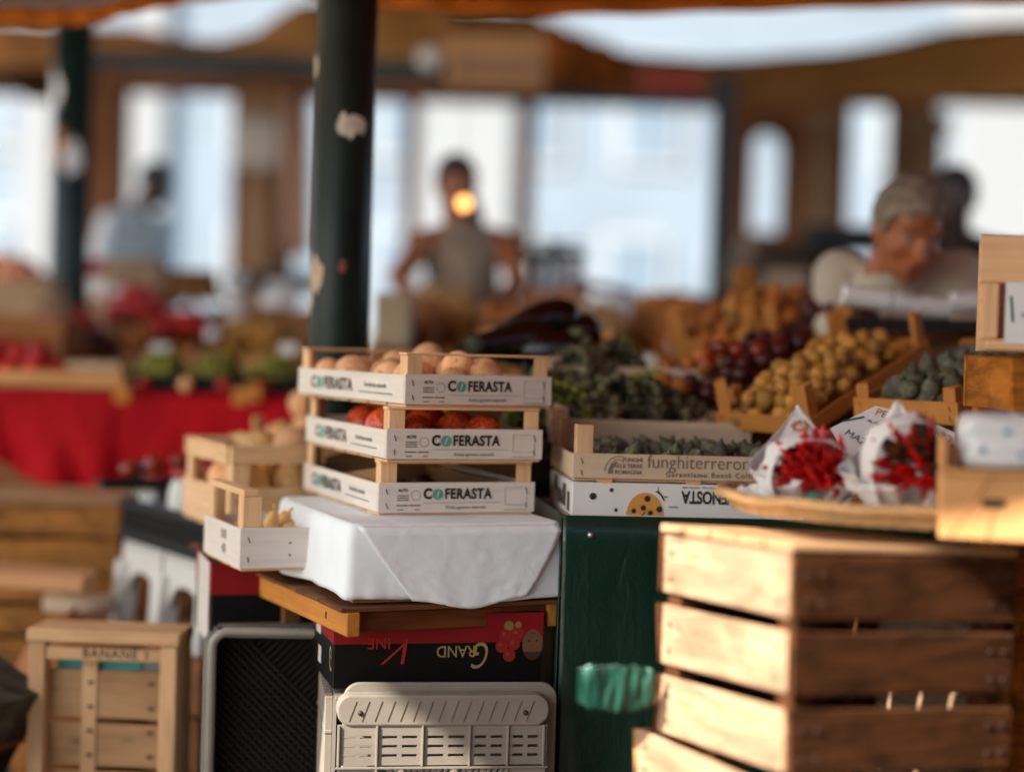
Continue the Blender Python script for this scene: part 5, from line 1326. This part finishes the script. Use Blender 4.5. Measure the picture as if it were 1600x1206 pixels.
def hand(m, w_, dirv, up, side, curl=.5):
    """palm, four unequal fingers and a thumb"""
    d = Vector(dirv).normalized(); u = Vector(up); u = (u - d * u.dot(d)).normalized(); s = d.cross(u) * side
    w_ = Vector(w_)
    for k in range(4): limb(m, w_ + s * (-.024 + .016 * k) * .6, w_ + d * .085 + s * (-.03 + .02 * k), .014, .0115, 8)
    for k, L in enumerate((.072, .082, .077, .060)):
        b = w_ + d * .088 + s * (-.03 + .02 * k); c1 = b + (d * math.cos(curl) - u * math.sin(curl)) * L * .45; c2 = c1 + (d * math.cos(curl * 2) - u * math.sin(curl * 2)) * L * .32; c3 = c2 + (d * math.cos(curl * 2.8) - u * math.sin(curl * 2.8)) * L * .25
        limb(m, b, c1, .0092, .0085, 8); limb(m, c1, c2, .0085, .008, 8); limb(m, c2, c3, .008, .0068, 8)
    b = w_ + d * .028 - s * .026; c1 = b + (d * .6 - s * .75 - u * .2).normalized() * .04; c2 = c1 + (d * .9 - s * .25 - u * .3).normalized() * .03
    limb(m, b, c1, .013, .0105, 8); limb(m, c1, c2, .0105, .009, 8)
def person(label, loc, rz, J, skin, haircol, shirt, trous, hair='short', sleeves=False, vox=.0085, collar=False, headrot=(0, 0, 0), shirtname='shirt'):
    t = empty('person', loc, (0, 0, rz)); tag(t, label, 'person')
    J = {k: Vector(v) for k, v in J.items()}
    Hm = Matrix.Translation(J['head']) @ Euler(headrot).to_matrix().to_4x4()
    def hp(*a): return Hm @ Vector(a)
    m = MB(); R3 = Hm.to_3x3()
    def hb(c, r): m.ball(hp(*c), r, 18, 12, M=R3.to_4x4())
    hb((0, .012, .035), (.074, .094, .088)); hb((0, -.012, -.01), (.066, .078, .085)); hb((0, -.03, -.062), (.047, .052, .045)); hb((0, -.058, -.088), (.024, .022, .02))
    hb((0, -.088, -.008), (.0125, .016, .026)); hb((0, -.101, -.026), (.0175, .017, .0125))       # nose
    hb((.028, -.074, .028), (.026, .012, .009)); hb((-.028, -.074, .028), (.026, .012, .009))     # brow ridge
    hb((.04, -.06, -.022), (.022, .018, .02)); hb((-.04, -.06, -.022), (.022, .018, .02))         # cheeks
    hb((0, -.081, -.052), (.022, .011, .006)); hb((0, -.079, -.064), (.019, .012, .0065))         # lips
    for s in (-1, 1): hb((s * .074, .006, -.004), (.009, .018, .03)); hb((s * .071, -.004, -.022), (.008, .01, .012))
    neck = J['neck']; limb(m, neck + Vector((0, .01, -.03)), hp(0, .02, -.05), .062, .054, 18)
    c = J['chest']; pv = J['pelvis']
    def mid(a, b, u): return a.lerp(b, u)
    def torso(mm, g=0.0, top=True, bare=False):
        sx = (J['shR'] - J['shL']); sxn = sx.normalized(); w2 = sx.length / 2
        up = (neck - pv).normalized(); fw = sxn.cross(up).normalized()
        Mt = Matrix((sxn, -fw, up)).transposed().to_4x4()
        if top: mm.ball(c + up * .07, (w2 * (.93 if bare else .98) + g, .105 + g, .12 + g), 20, 14, M=Mt)
        mm.ball(c - up * .02, (w2 * .86 + g, .118 + g, .17 + g), 20, 14, M=Mt)
        mm.ball(mid(c, pv, .55), (w2 * .76 + g, .11 + g, .17 + g), 20, 14, M=Mt)
        mm.ball(pv, (w2 * .84 + g, .118 + g, .13 + g), 20, 14, M=Mt)
        if bare:
            for s_ in ('shL', 'shR'): limb(mm, mid(neck, J[s_], .5) - up * .03, c, .045 + g, .08 + g)
        elif top:
            for s_ in ('shL', 'shR'): limb(mm, mid(neck, J[s_], .12) - up * .03, J[s_] - up * .0, .066 + g, .056 + g); limb(mm, neck - up * .01, mid(neck, J[s_], .75) - up * .01, .058 + g, .05 + g)
    torso(m)
    for s_ in 'LR':
        sg = -1 if s_ == 'L' else 1
        limb(m, J['sh' + s_], J['el' + s_], .053, .040); limb(m, J['el' + s_], J['wr' + s_], .041, .027)
        hand(m, J['wr' + s_], J['wr' + s_] - J['el' + s_] + Vector((0, -.12, -.05)), (0, -.2, 1), sg, .5)
        limb(m, J['hip' + s_], J['kn' + s_], .085, .058); limb(m, J['kn' + s_], J['an' + s_], .056, .038)
        limb(m, J['an' + s_] + Vector((0, .03, -.03)), J['an' + s_] + Vector((0, -.16, -.05)), .042, .032)
    body = fuse('body', m, skin, t, vox, 2)
    eye, iris = plain('eye_white', hx('8d8276'), .4, .03), plain('eye_iris', hx('1c120c'), .15, .03)
    for s in (-1, 1):
        e = MB().ball(hp(s * .03, -.0705, .008), .0105, 12, 8).build('eye', eye, t); MB().ball(hp(s * .03, -.0772, .0075), .0052, 10, 6).build('iris', iris, e)
        bm_ = MB(); limb(bm_, hp(s * .014, -.0865, .026), hp(s * .046, -.0765, .030), .0034, .0024, 6); bm_.build('eyebrow', haircol, t)
    lp = MB(); limb(lp, hp(-.017, -.0895, -.0575), hp(.017, -.0895, -.0575), .0028, .0028, 6); lp.build('mouth', plain('lips', hx('6d3026'), .5, .05), t)
    # hair: a thick cap that leaves the face free
    hm = MB(); nv, nu = 26, 40; P = {}; vs = []; fs = []
    for i in range(nv + 1):
        for k in range(nu):
            th = math.pi * i / nv; ph = 2 * math.pi * k / nu
            d = Vector((math.sin(th) * math.sin(ph), -math.sin(th) * math.cos(ph), math.cos(th)))
            rr2 = 1 + .035 * mnoise.noise(d * 5 + Vector((loc[0], 0, 0))) + .02 * mnoise.noise(d * 14)
            vs.append(hp(d.x * .079 * rr2, .013 + d.y * .099 * rr2, .033 + d.z * .094 * rr2)); P[len(vs) - 1] = d
    for i in range(nv):
        for k in range(nu):
            q = (i * nu + k, i * nu + (k + 1) % nu, (i + 1) * nu + (k + 1) % nu, (i + 1) * nu + k); d = sum((P[a] for a in q), Vector()) / 4
            lim = .34 if d.y < -.66 else (.34 - (d.y + .66) * 2.1 if d.y < -.26 else -.5)
            lim += .16 * mnoise.noise(d * 4.5)
            if hair == 'balding': lim = max(lim, .42 - .3 * abs(d.x) if d.y < -.62 else lim)
            if d.z > lim: fs.append(q[::-1])
    hm.add(vs, fs, True); hr = hm.build('hair', haircol, t, solid=.006)
    if hair == 'ponytail':
        pm = MB(); pm.tube([hp(.02, .1, .02), hp(.05, .12, -.03), hp(.085, .08, -.09), hp(.10, .02, -.15), hp(.10, -.01, -.2)], [.025, .036, .034, .026, .008], 12); pm.build('ponytail', haircol, hr)
    # clothes
    sm = MB(); torso(sm, .012, bare=not sleeves)
    for s_ in 'LR':
        if sleeves: limb(sm, J['sh' + s_], J['el' + s_], .066, .056); limb(sm, J['el' + s_], mid(J['el' + s_], J['wr' + s_], .8), .056, .042)
    sh = fuse(shirtname, sm, shirt, t, .010, 3)
    if collar:
        cm = MB(); up = (neck - pv).normalized()
        cm.grid(lambda u, v: neck + Vector((.078 * math.sin(2 * math.pi * u), -.005 - .078 * math.cos(2 * math.pi * u) * (1), 0)) * (1 + .12 * v) + Vector((0, -.02 * (1 - v), .012 - .045 * v + (.02 * -math.cos(2 * math.pi * u)) * -1)), 30, 4, closed=True)
        cm.build('collar', shirt, sh, solid=.004)
    tm = MB(); tm.ball(pv, ((J['shR'] - J['shL']).length * .43, .132, .145), 18, 12)
    for s_ in 'LR': limb(tm, J['hip' + s_], J['kn' + s_], .1, .072); limb(tm, J['kn' + s_], J['an' + s_], .07, .06)
    fuse('trousers', tm, trous, t, .014, 2)
    for s_ in 'LR':
        b = MB(); limb(b, J['an' + s_] + Vector((0, .04, -.035)), J['an' + s_] + Vector((0, -.17, -.045)), .048, .042); b.build('shoe', plain('shoe', hx('201a16'), .5, .1), t)
    return t
def people():
    dk = lambda n, c, r=.8: plain(n, hx(c), r, .18, 30, .3)
    skin_d = plain('skin_tan', hx('92532f'), .5, .12, 20); skin_m = plain('skin_ruddy', hx('a8623a'), .5, .22, 24); skin_x = plain('skin_dark', hx('3c2519'), .5, .1, 20)
    hair_k, hair_g = dk('hair_black', '15100c', .55), plain('hair_grey', hx('85786a'), .85, .6, 45, 1.0, bscale=200)
    # sleeveless vendor, middle
    h = at(713, 289, 6.6); z = h.z
    s1, s2 = at(658, 374, 6.55), at(790, 374, 6.65)
    L = lambda p: Vector((p.x - h.x, p.y - h.y, p.z))
    J = dict(head=(0, 0, z - .01), neck=(.02, .02, z - .165), shL=L(s1) + Vector((.01, 0, -.015)), shR=L(s2) + Vector((-.01, 0, -.015)), chest=(.03, .03, z - .33), pelvis=(.05, .08, z - .70),
             elL=L(at(622, 432, 6.45)), elR=L(at(812, 440, 6.5)), wrL=L(at(650, 475, 6.25)), wrR=L(at(770, 478, 6.25)),
             hipL=(-.05, .08, z - .76), hipR=(.14, .08, z - .76), knL=(-.05, .04, z - 1.18), knR=(.15, .04, z - 1.18), anL=(-.06, .1, .10), anR=(.16, .1, .10))
    for k in ('knL', 'knR'): J[k] = Vector((J[k][0], J[k][1], .52))
    person('vendor in a sleeveless grey top with tied back black hair, arms bare', (h.x, h.y, 0), 0, J, skin_d, hair_k, cloth_mat('tank_top', hx('8c7864'), .35, 0, .9, 9), dk('trouser_dark', '2a2420'), 'ponytail', headrot=(R(10), 0, R(12)), shirtname='tank_top')
    # grey-haired vendor on the right, bent forward
    h = at(1418, 362, 4.02); z = h.z
    J = dict(head=(0, 0, z), neck=(-.035, .10, z - .13), shL=L(at(1312, 432, 4.2)), shR=L(at(1498, 432, 4.2)), chest=(-.02, .19, z - .28), pelvis=(-.02, .34, .93),
             elL=L(at(1308, 520, 4.05)), elR=L(at(1512, 520, 4.05)), wrL=L(at(1350, 600, 3.95)) , wrR=L(at(1490, 600, 3.95)),
             hipL=(-.11, .34, .90), hipR=(.08, .34, .90), knL=(-.12, .28, .50), knR=(.09, .28, .50), anL=(-.12, .36, .10), anR=(.09, .36, .10))
    J['shL'] = Vector((J['shL'].x, .17, J['shL'].z)); J['shR'] = Vector((J['shR'].x, .17, J['shR'].z))
    person('grey-haired vendor in an open-necked pale shirt bending over the right stall', (h.x, h.y, 0), 0, J, skin_m, hair_g, cloth_mat('shirt_pale', hx('c4bbaa'), .1, 0, .9, 9, .4), dk('trouser_dark', '2a2420'), 'balding', sleeves=True, headrot=(R(24), R(4), R(14)), vox=.0075, collar=True)
    def stand(label, px, py, d, rz, top, col, sn, hd=(0, 0, 0), skn=skin_x, lean=0):
        h = at(px, py, d); z = h.z; hy = -.02 - lean * .5; h = h - Vector((-hy * math.sin(rz), hy * math.cos(rz), 0))
        J = dict(head=(0, -.02 + lean * -.5, z), neck=(0, .02 - lean * .35, z - .15), shL=(-.18, .03 - lean * .3, z - .21), shR=(.18, .03 - lean * .3, z - .21), chest=(0, .04 - lean * .2, z - .34), pelvis=(0, .08, z - .70 if not lean else .95),
                 elL=(-.24, .02 - lean * .2, z - .48), elR=(.24, .02 - lean * .2, z - .48), wrL=(-.17, -.18 - lean * .3, z - .58), wrR=(.17, -.18 - lean * .3, z - .58), hipL=(-.09, .08, .88), hipR=(.09, .08, .88), knL=(-.1, .05, .5), knR=(.1, .05, .5), anL=(-.1, .1, .1), anR=(.1, .1, .1))
        return person(label, (h.x, h.y, 0), rz, J, skn, hair_k, cloth_mat(sn, hx(col), .15, 0, .9, 9), dk('trouser_dark', '2a2420'), 'short', sleeves=True, headrot=hd, vox=.011)
    stand('dark-haired person in black behind the grey-haired vendor', 1492, 312, 6.4, R(-20), .0, '2c1f18', 'shirt_brown')
    stand('shopper in a pale blue shirt stooping before the bright opening at the left', 242, 290, 9.2, R(65), 0, 'c9d3d6', 'shirt_blue', (R(25), 0, 0), lean=.45)
# ------------------------------------------------------------------ far stalls, all out of focus
def far_stalls(ZL):
    wx = wood('old', OLD, 'x', .4)
    def stall(label, x0, x1, py, d, depth, col, skirt=.5, nm='produce_stall'):
        a, b = at(x0, py, d), at(x1, py, d); t = empty(nm, (a.x, a.y, 0)); tag(t, label, 'stall'); W_ = b.x - a.x
        MB().box(0, W_, 0, depth, a.z - .04, a.z).build('table_top', wx, t)
        m = MB(); m.grid(lambda u, v: Vector((W_ * u, -.01 - .012 * math.sin(u * W_ * 24) * v, a.z - .042 - (a.z - .05) * skirt * 2 * v * .5)), 60, 5); m.build('skirt', cloth_mat('skirt_' + col, hx(col), .25), t, solid=.003)
        for x in (.03, W_ - .08):
            for y in (.04, depth - .08): MB().box(x, x + .05, y, y + .05, 0, a.z - .041).build('leg', wood('old', OLD, 'z', .4), t)
        return a, W_
    def crates(label, flabel, grp, a, W_, yoff, n, L_, kind, h=.09, r=.034, dz=.003, tilt=R(14), wn='pine', col=PINE, dome=.05, layers=2, kinds=None, x0=0.02, gl=None):
        w_ = (W_ - .04) / n
        for i in range(n):
            N = Vector((a.x + x0 + i * w_, a.y + yoff, a.z + dz)); lab = label[i] if isinstance(label, (list, tuple)) else label
            crate(lab, N, 0, w_ - .02, L_, h, .06, tilt=tilt, rails=None, wood_name=wn, col=col, group=gl)
            M = MT(N, 0, tilt); k = kind[i % len(kind)]
            fill(M, .01, w_ - .03, .01, L_ - .01, .008, r[i % len(r)] if isinstance(r, (list, tuple)) else r, k, flabel[i % len(flabel)] if isinstance(flabel, (list, tuple)) else flabel, grp[i % len(grp)] if isinstance(grp, (list, tuple)) else grp, layers=layers, dome=dome, kinds=kinds)
    # left stall, on the red cloth
    a = at(-150, 596, 5.0); a.z = ZL + .0
    P = at(-150, 600, 5.02)
    t = crate('long shallow wooden tray of tomatoes on the red cloth', Vector((P.x, P.y + .02, ZL + .003)), 0, at(188, 600, 5).x - P.x, .30, .05, .042, rails=None, wood_name='pine', col=PINE)
    fill(MT(Vector((P.x, P.y + .02, ZL + .003)), 0), .02, at(90, 600, 5).x - P.x, .01, .28, .008, .036, 'tomato', 'red tomato in the long shallow tray on the red cloth', 'tomatoes in the shallow tray', layers=2)
    P = at(100, 588, 5.05); q = empty('cardboard_sheet', (P.x, P.y + .02, ZL + .056)); tag(q, 'pale cardboard lid lying on the tray beside the tomatoes', 'lid')
    MB().box(0, .155, 0, .2, 0, .02).build('lid', plain('card_light', hx('cdb090'), .8, .08, 8), q)
    def bowl(label, px, py, d, r, h, mat):
        P = at(px, py, d); t = empty('basket', P); tag(t, label, 'basket')
        MB().lathe([(r * .6, 0), (r, h), (r * .96, h), (r * .56, .006)], 24).build('body', mat, t); return P
    wk = MATS['wicker']
    # green grapes/pears row and baskets
    P = at(196, 606, 5.0); Nn = Vector((P.x, P.y + .02, ZL + .003))
    W_ = at(470, 600, 5.0).x - P.x
    for i in range(3):
        N = Nn + Vector((i * W_ / 3, 0, 0)); crate(('black crate of green pears by the left steel post', 'black crate of green pears in the middle of the red-clothed stall', 'black crate of green pears nearest the thick post')[i], N, 0, W_ / 3 - .012, .25, .05, .04, rails=None, wood_name='blackwood', col=hx('1c140e'))
        fill(MT(N, 0), .005, W_ / 3 - .018, .005, .24, .03, .019, 'green_pear', 'green pear on the red-clothed stall', 'green pears on the red-clothed stall', layers=2, dome=.02)
    for i, (px, py, lab) in enumerate(((225, 604, 'left'), (290, 606, 'middle'), (350, 603, 'right'), (410, 604, 'rightmost'))):
        q = at(px, py, 4.98); q.z = ZL + .001
        o = put(proto(('tomato', 'peach', 'red_apple', 'tomato')[i]), (q.x, q.y - .0 , ZL + .024), .02, label='round red fruit at the front edge of the red-clothed stall', group='fruit along the front edge')
    for i, (px, py) in enumerate(((190, 618), (375, 622), (395, 616))):
        q = at(px, py, 4.93); t = empty('price_tag', q); tag(t, ('small orange tag hanging at the fold of the red cloth', 'small orange tag clipped left on the red cloth', 'small orange tag clipped right on the red cloth')[i], 'tag')
        MB().box(-.022, .022, 0, .002, -.02, .03).build('card', plain('tag_orange', hx('c07a2c'), .7, .1), t, bevel=.004)
    # second row: red pepper heap, baskets, bags
    def heap(px, py, d, w_, dep, n, r, kind, lab, grp, zs=1.0, hh=.12, kinds=None):
        P = at(px, py, d); pr = proto(kind)
        for i in range(n):
            u, v = rnd.uniform(-1, 1), rnd.uniform(-1, 1); k = max(0, 1 - u * u) * max(0, 1 - v * v * .8)
            kk = proto(kinds[0]) if kinds and rnd.random() < kinds[1] else pr
            put(kk, (P.x + u * w_, P.y + v * dep, P.z + hh * k ** .7 + rnd.uniform(-.01, .01)), r, label=lab, group=grp)
    # raised back table on the left
    a, W_ = stall('raised back table behind the green pears on the left', -160, 480, 572, 6.1, .8, '3a2a1c')
    crates(['shallow crate of oranges at the far left', 'crate of red apples heaped left of the shopper', 'crate of apricots in front of the shopper', 'crate of yellow plums left of the thick post'],
           ['orange fruit at the far left of the raised table', 'red apple heaped on the raised table', 'apricot in the crate on the raised table', 'yellow plum in the crate on the raised table'], ['fruit at the far left', 'red apples on the raised table', 'apricots on the raised table', 'yellow plums on the raised table'], a, W_, .02, 4, .4, ('orange_fruit', 'red_apple', 'orange_fruit', 'yellow_plum'), r=.030, dome=.08, tilt=R(10))
    heap(215, 512, 6.25, .11, .10, 60, .026, 'red_apple', 'red apple in the tall heap behind the green pears', 'red apples in the tall heap', hh=.13)
    heap(285, 520, 6.2, .09, .1, 32, .028, 'tomato', 'tomato in the low heap right of the red apples', 'tomatoes in the low heap', hh=.05)
    heap(120, 545, 6.1, .13, .1, 30, .028, 'plum', 'dark plum in the heap beside the left steel post', 'dark plums by the post', hh=.05)
    def bag(label, px, py, d, w_, h, mat, sd, nm='paper_bag', cat='bag'):
        P = at(px, py, d); t = empty(nm, P); tag(t, label, cat)
        def fn(u, v):
            a_ = 2 * math.pi * u; s_ = lambda q: math.copysign(abs(q) ** .6, q); rr2 = (1 - .25 * v) * (1 if v < .96 else .8)
            k = 1 + .16 * mnoise.noise(Vector((math.cos(a_) * 2, math.sin(a_) * 2, v * 3 + sd)))
            return Vector((w_ * s_(math.cos(a_)) * rr2 * k, w_ * .7 * s_(math.sin(a_)) * rr2 * k, h * v))
        m = MB(); m.grid(fn, 32, 12, closed=True); m.add([fn(i / 32, 1) for i in range(32)] + [Vector((0, 0, h * .85))], [(i, (i + 1) % 32, 32) for i in range(32)], True)
        m.build('body', mat, t); return t
    cr, br, wh = cloth_mat('bag_cream', hx('a98a6a'), .12, 0, .8, 9), cloth_mat('bag_brown', hx('6d4420'), .3, 0, .8, 9), cloth_mat('bag_white', hx('cfc6bc'), .06, 0, .7, 9)
    bag('cream paper bag beside the left steel post', 160, 520, 6.6, .06, .14, cr, 1)
    bag('cream cloth sack bulging under the shopper', 215, 478, 6.9, .15, .19, cr, 2)
    bag('brown sack right of the cream sack, slumped', 300, 470, 6.8, .12, .12, br, 3)
    bag('pale crumpled paper bag just left of the thick post', 440, 478, 7.0, .075, .10, wh, 4)
    bag('small pale bag behind the apricots', 366, 500, 6.7, .045, .10, wh, 5)
    bag('tiny pale bag above the yellow plums', 372, 450, 7.2, .035, .07, wh, 6)
    bag('cream bag lying at the far left behind the tomatoes', 30, 492, 5.8, .17, .12, cr, 7)
    bag('red bag hanging behind the left steel post', 150, 432, 6.9, .045, .07, cloth_mat('bag_red', hx('a0180f'), .2), 8)
    # boxes under those sacks so nothing hovers
    for i, (px, py, d, w_) in enumerate(((215, 480, 6.9, .62), (440, 480, 7.05, .5), (20, 494, 5.8, .40))):
        P = at(px, py, d); t = empty('fruit_chest', (P.x, P.y, 0)); tag(t, ('brown wooden chest under the cream sack', 'brown wooden chest under the pale bag by the thick post', 'brown wooden chest at the far left')[i], 'chest')
        for k in range(5): h = P.z - .003; MB().box(-w_ / 2, w_ / 2, -.14 + .001 * k, .18, h * k / 5 + .003, h * (k + 1) / 5 - .004).build('board', wood('brownish', hx('9a6a40'), 'x', .4), t)
    # far left: reddish heap high up
    heap(10, 445, 7.6, .16, .1, 50, .036, 'tomato', 'tomato in the far heap at the left edge', 'tomatoes in the far heap', hh=.10, kinds=('peach', .4))
    P = at(10, 458, 7.6); t = empty('fruit_chest', (P.x, P.y, 0)); tag(t, 'brown wooden chest under the far heap of tomatoes', 'chest')
    for k in range(4): MB().box(-.3, .45, -.14 + .001 * k, .18, P.z * k / 4, P.z * (k + 1) / 4 - .004).build('board', wood('brownish', hx('9a6a40'), 'x', .4), t)
    # dark shelf by the thick post
    P, Q = at(352, 432, 8.6), at(490, 432, 8.6); t = MB().box(P.x, Q.x, P.y, P.y + .3, P.z - .06, P.z + .03)
    tag(t.build('counter', MATS['black_iron'], bevel=.004), 'black counter edge left of the thick green post', 'counter')
    P = at(400, 225, 11.6); t = empty('wall_poster', P); tag(t, 'pale blank poster on the pillar left of the thick post', 'poster')
    MB().box(-.15, .15, -.02, .0, -.15, .16).build('sheet', plain('poster_pale', hx('c4bdb6'), .7, .04), t)
    # middle: stall in front of the sleeveless vendor
    a, W_ = stall('middle stall in front of the sleeveless vendor', 560, 1330, 590, 5.2, .8, '4a3018')
    crates(['crate of onions behind the thick green post', 'crate of apricots below the sleeveless vendor', 'crate of potatoes right of the aubergines', 'crate of apricots behind the grapes', 'crate of onions behind the yellow plums'],
           ['brown onion in the crate behind the thick post', 'apricot in the crate below the sleeveless vendor', 'potato in the middle stall', 'apricot in the crate behind the grapes', 'brown onion in the crate behind the yellow plums'],
           ['onions behind the post', 'apricots below the vendor', 'potatoes in the middle stall', 'apricots behind the grapes', 'onions behind the yellow plums'],
           a, W_, .02, 5, .5, ('onion', 'orange_fruit', 'potato', 'orange_fruit', 'onion'), r=.033, dome=.05, tilt=R(15), wn='pine_dk', col=hx('bd8444'))
    a2, W2 = stall('raised stall right behind the middle stall, reaching the bright opening', 590, 1340, 545, 6.0, .35, '33220f')
    crates(['crate of potatoes at the left end of the raised stall', 'crate of onions right under the bright opening', 'crate of peaches on the raised stall', 'crate of onions at the right end of the raised stall'],
           ['potato at the left end of the raised stall', 'onion right under the bright opening', 'peach on the raised stall', 'onion at the right end of the raised stall'],
           ['potatoes on the raised stall', 'onions under the opening', 'peaches on the raised stall', 'onions at the right end'],
           a2, W2, .02, 4, .32, ('potato', 'onion', 'orange_fruit', 'onion'), r=.036, dome=.06, tilt=R(18), wn='pine_dk', col=hx('bd8444'))
    # pale boxes and bags on it
    def box_(label, x0, x1, y0, y1, d, col, nm='cardboard_box', cat='box'):
        A, B = at(x0, y1, d), at(x1, y0, d); t = empty(nm, (A.x, A.y, A.z)); tag(t, label, cat)
        MB().box(0, B.x - A.x, 0, .22, 0, B.z - A.z).build('body', plain('card_' + col, hx(col), .8, .12, 8), t, bevel=.004)
        MB().box((B.x - A.x) * .05, (B.x - A.x) * .95, .02, .2, B.z - A.z + .0005, B.z - A.z + .004).build('flap', plain('card_' + col, hx(col), .8, .12, 8), t)
    box_('pale grey box standing just right of the thick green post', 584, 640, 460, 540, 5.0, 'a89880')
    box_('flat tan box in front of the sleeveless vendor', 640, 735, 470, 500, 5.6, 'a8743c')
    box_('long brown box lying under the vendor’s hands', 640, 745, 500, 528, 5.4, '8a5524')
    bag('white plastic jug shaped bag left under the bright opening', 843, 478, 6.8, .045, .17, wh, 11, 'plastic_jug', 'jug')
    bag('white plastic jug shaped bag right of the first jug', 892, 466, 6.9, .06, .15, wh, 12, 'plastic_jug', 'jug')
    bag('pale paper bag lying below the dark red cloth', 945, 496, 6.0, .09, .07, wh, 13)
    bag('cream sack on the raised stall below the wide opening', 1020, 505, 6.2, .10, .10, cr, 14)
    bag('brown sack at the right of the cream sack', 1110, 505, 6.4, .14, .10, br, 15)
    bag('dull brown sack near the black column', 1200, 505, 6.2, .13, .10, br, 16)
    bag('small black bag beside the aubergines, farther back', 1060, 480, 7.0, .08, .06, cloth_mat('bag_black', hx('1d130d'), .2), 17)
    box_('pale box behind the posts of the rear crate', 1205, 1262, 425, 478, 7.0, 'a08468')
    A = at(870, 398, 7.2); t = empty('weighing_scale', A); tag(t, 'black weighing scale on a shelf beside the sleeveless vendor', 'scale')
    MB().box(-.14, .12, -.08, .08, -.03, .02).build('body', MATS['black_iron'], t, bevel=.01); MB().lathe([(.02, .02), (.02, .035), (.12, .045), (.12, .05)], 20).build('pan', MATS['steel'], t)
    MB().box(-.02, .02, -.02, .02, -.75, -.031).build('stand', MATS['black_iron'], t)
    P = at(940, 452, 6.9); t = empty('red_cloth', P); tag(t, 'dark red cloth folded over the raised stall', 'cloth')
    m = MB(); m.grid(lambda u, v: Vector((-.13 + .27 * u, -.05 + .15 * v, .02 - .05 * u * u + .012 * math.sin(u * 9 + v * 3))), 20, 8); m.build('sheet', cloth_mat('dullred2', hx('6d120c'), .3), t, solid=.02)
    # dark stall structure to the right: counters and leaning board behind the right vendor
    box_('dark brown counter behind the grey-haired vendor', 1180, 1330, 385, 560, 7.4, '35200f', 'counter', 'counter')
    box_('black counter top behind the grey-haired vendor', 1265, 1420, 356, 388, 7.2, '15110e', 'counter', 'counter')
    box_('brown counter at the right end behind the dark-haired person', 1420, 1700, 385, 600, 7.6, '402613', 'counter', 'counter')
    A, B = at(1140, 440, 7.6), at(1170, 372, 7.9); t = empty('leaning_board', (A + B) / 2); tag(t, 'pale board leaning beside the black column', 'board'); o = t.location
    MB().bar(A - o, B - o, .07, .02, up=(0, 1, 0)).build('board', plain('card_a08468', hx('a08468'), .8), t)
    # black stall frame under the low arch
    # nested clear cups in front of the grey-haired vendor
    pc = plain('clear_cups', hx('f4f4f4'), .12, .05, 30)
    for k in range(4):
        A, B = at((1316, 1395, 1440, 1486)[k], (460, 470, 478, 474)[k], 3.86), at((1390, 1438, 1484, 1532)[k], (470, 480, 482, 472)[k], 3.86)
        t = empty('cup_stack', (A + B) / 2); tag(t, ('leftmost', 'second', 'third', 'rightmost')[k] + ' of four nested white cup stacks lying before the grey-haired vendor', 'cups', 'nested cup stacks'); o = t.location
        pts, rs = [], []; n = 14
        for i in range(n + 1):
            for e_ in (0, .5): pts.append((A - o).lerp(B - o, (i + e_) / (n + .6))); rs.append(.026 if e_ else .023)
        m = MB(); m.tube(pts, rs, 14); m.build('cups', pc, t)
    A, B = at(1300, 496, 3.9), at(1545, 500, 3.9); t = empty('glass_shelf', (A + B) / 2); tag(t, 'dark shelf carrying the white cup stacks', 'shelf'); o = t.location
    MB().box((A - o).x, (B - o).x, -.05, .05, -.03, .0).build('board', MATS['black_iron'], t)
    for s_ in ((A - o).x + .01, (B - o).x - .02): MB().box(s_, s_ + .012, -.02, .02, -(o.z - .0), -.031).build('leg', MATS['black_iron'], t)
    # small warm bulb hanging over the middle stall
    P = at(725, 318, 5.6); t = empty('hanging_bulb', P); tag(t, 'small warm orange bulb hanging before the sleeveless vendor', 'lamp')
    em, nt_, bs_ = base_mat('bulb_glow'); bs_.inputs['Emission Color'].default_value = (1, .42, .12, 1); bs_.inputs['Emission Strength'].default_value = 1.1; bs_.inputs['Base Color'].default_value = (.8, .4, .1, 1)
    MB().ball((0, 0, 0), .021, 16, 10).build('bulb', em, t); MB().lathe([(.01, .02), (.012, .05), (.004, .055)], 12).build('socket', MATS['black_iron'], t)
    MB().tube([(0, 0, .055), (0, 0, 4.1 - P.z)], .0012, 5).build('cord', MATS['black_iron'], t)
    r_ = random.Random(12); cm = plain('card_white', hx('d8d6d2'), .6, .02)
    spots = [(250, 548, 5.4), (330, 520, 6.0), (420, 470, 6.5), (60, 560, 5.2), (450, 545, 5.3), (600, 470, 6.1), (690, 452, 6.2), (970, 470, 6.0), (1060, 540, 5.3), (1130, 495, 5.8), (1010, 565, 5.0), (1230, 470, 6.1), (180, 455, 6.6), (90, 500, 5.9)]  # pale cards added as soft highlights among the far produce
    for i, (px, py, d) in enumerate(spots):
        P = at(px, py, d); t = empty('price_card', P, (R(-12), 0, R(r_.uniform(-25, 25)))); tag(t, 'small pale card on a stick added as a soft highlight in the far produce', 'card', 'pale highlight cards in the far produce')  # pale card added as a highlight
        w_, h_ = r_.uniform(.02, .035), r_.uniform(.015, .025)
        MB().box(-w_, w_, -.001, .001, -h_, h_).build('card', cm, t); MB().box(-.003, .003, .0012, .004, -h_ - .12, 0).build('stick', wx, t)
setting(); awnings(); around(); central_pile(); ZL = left_side(); right_side(); far_stalls(ZL); people()
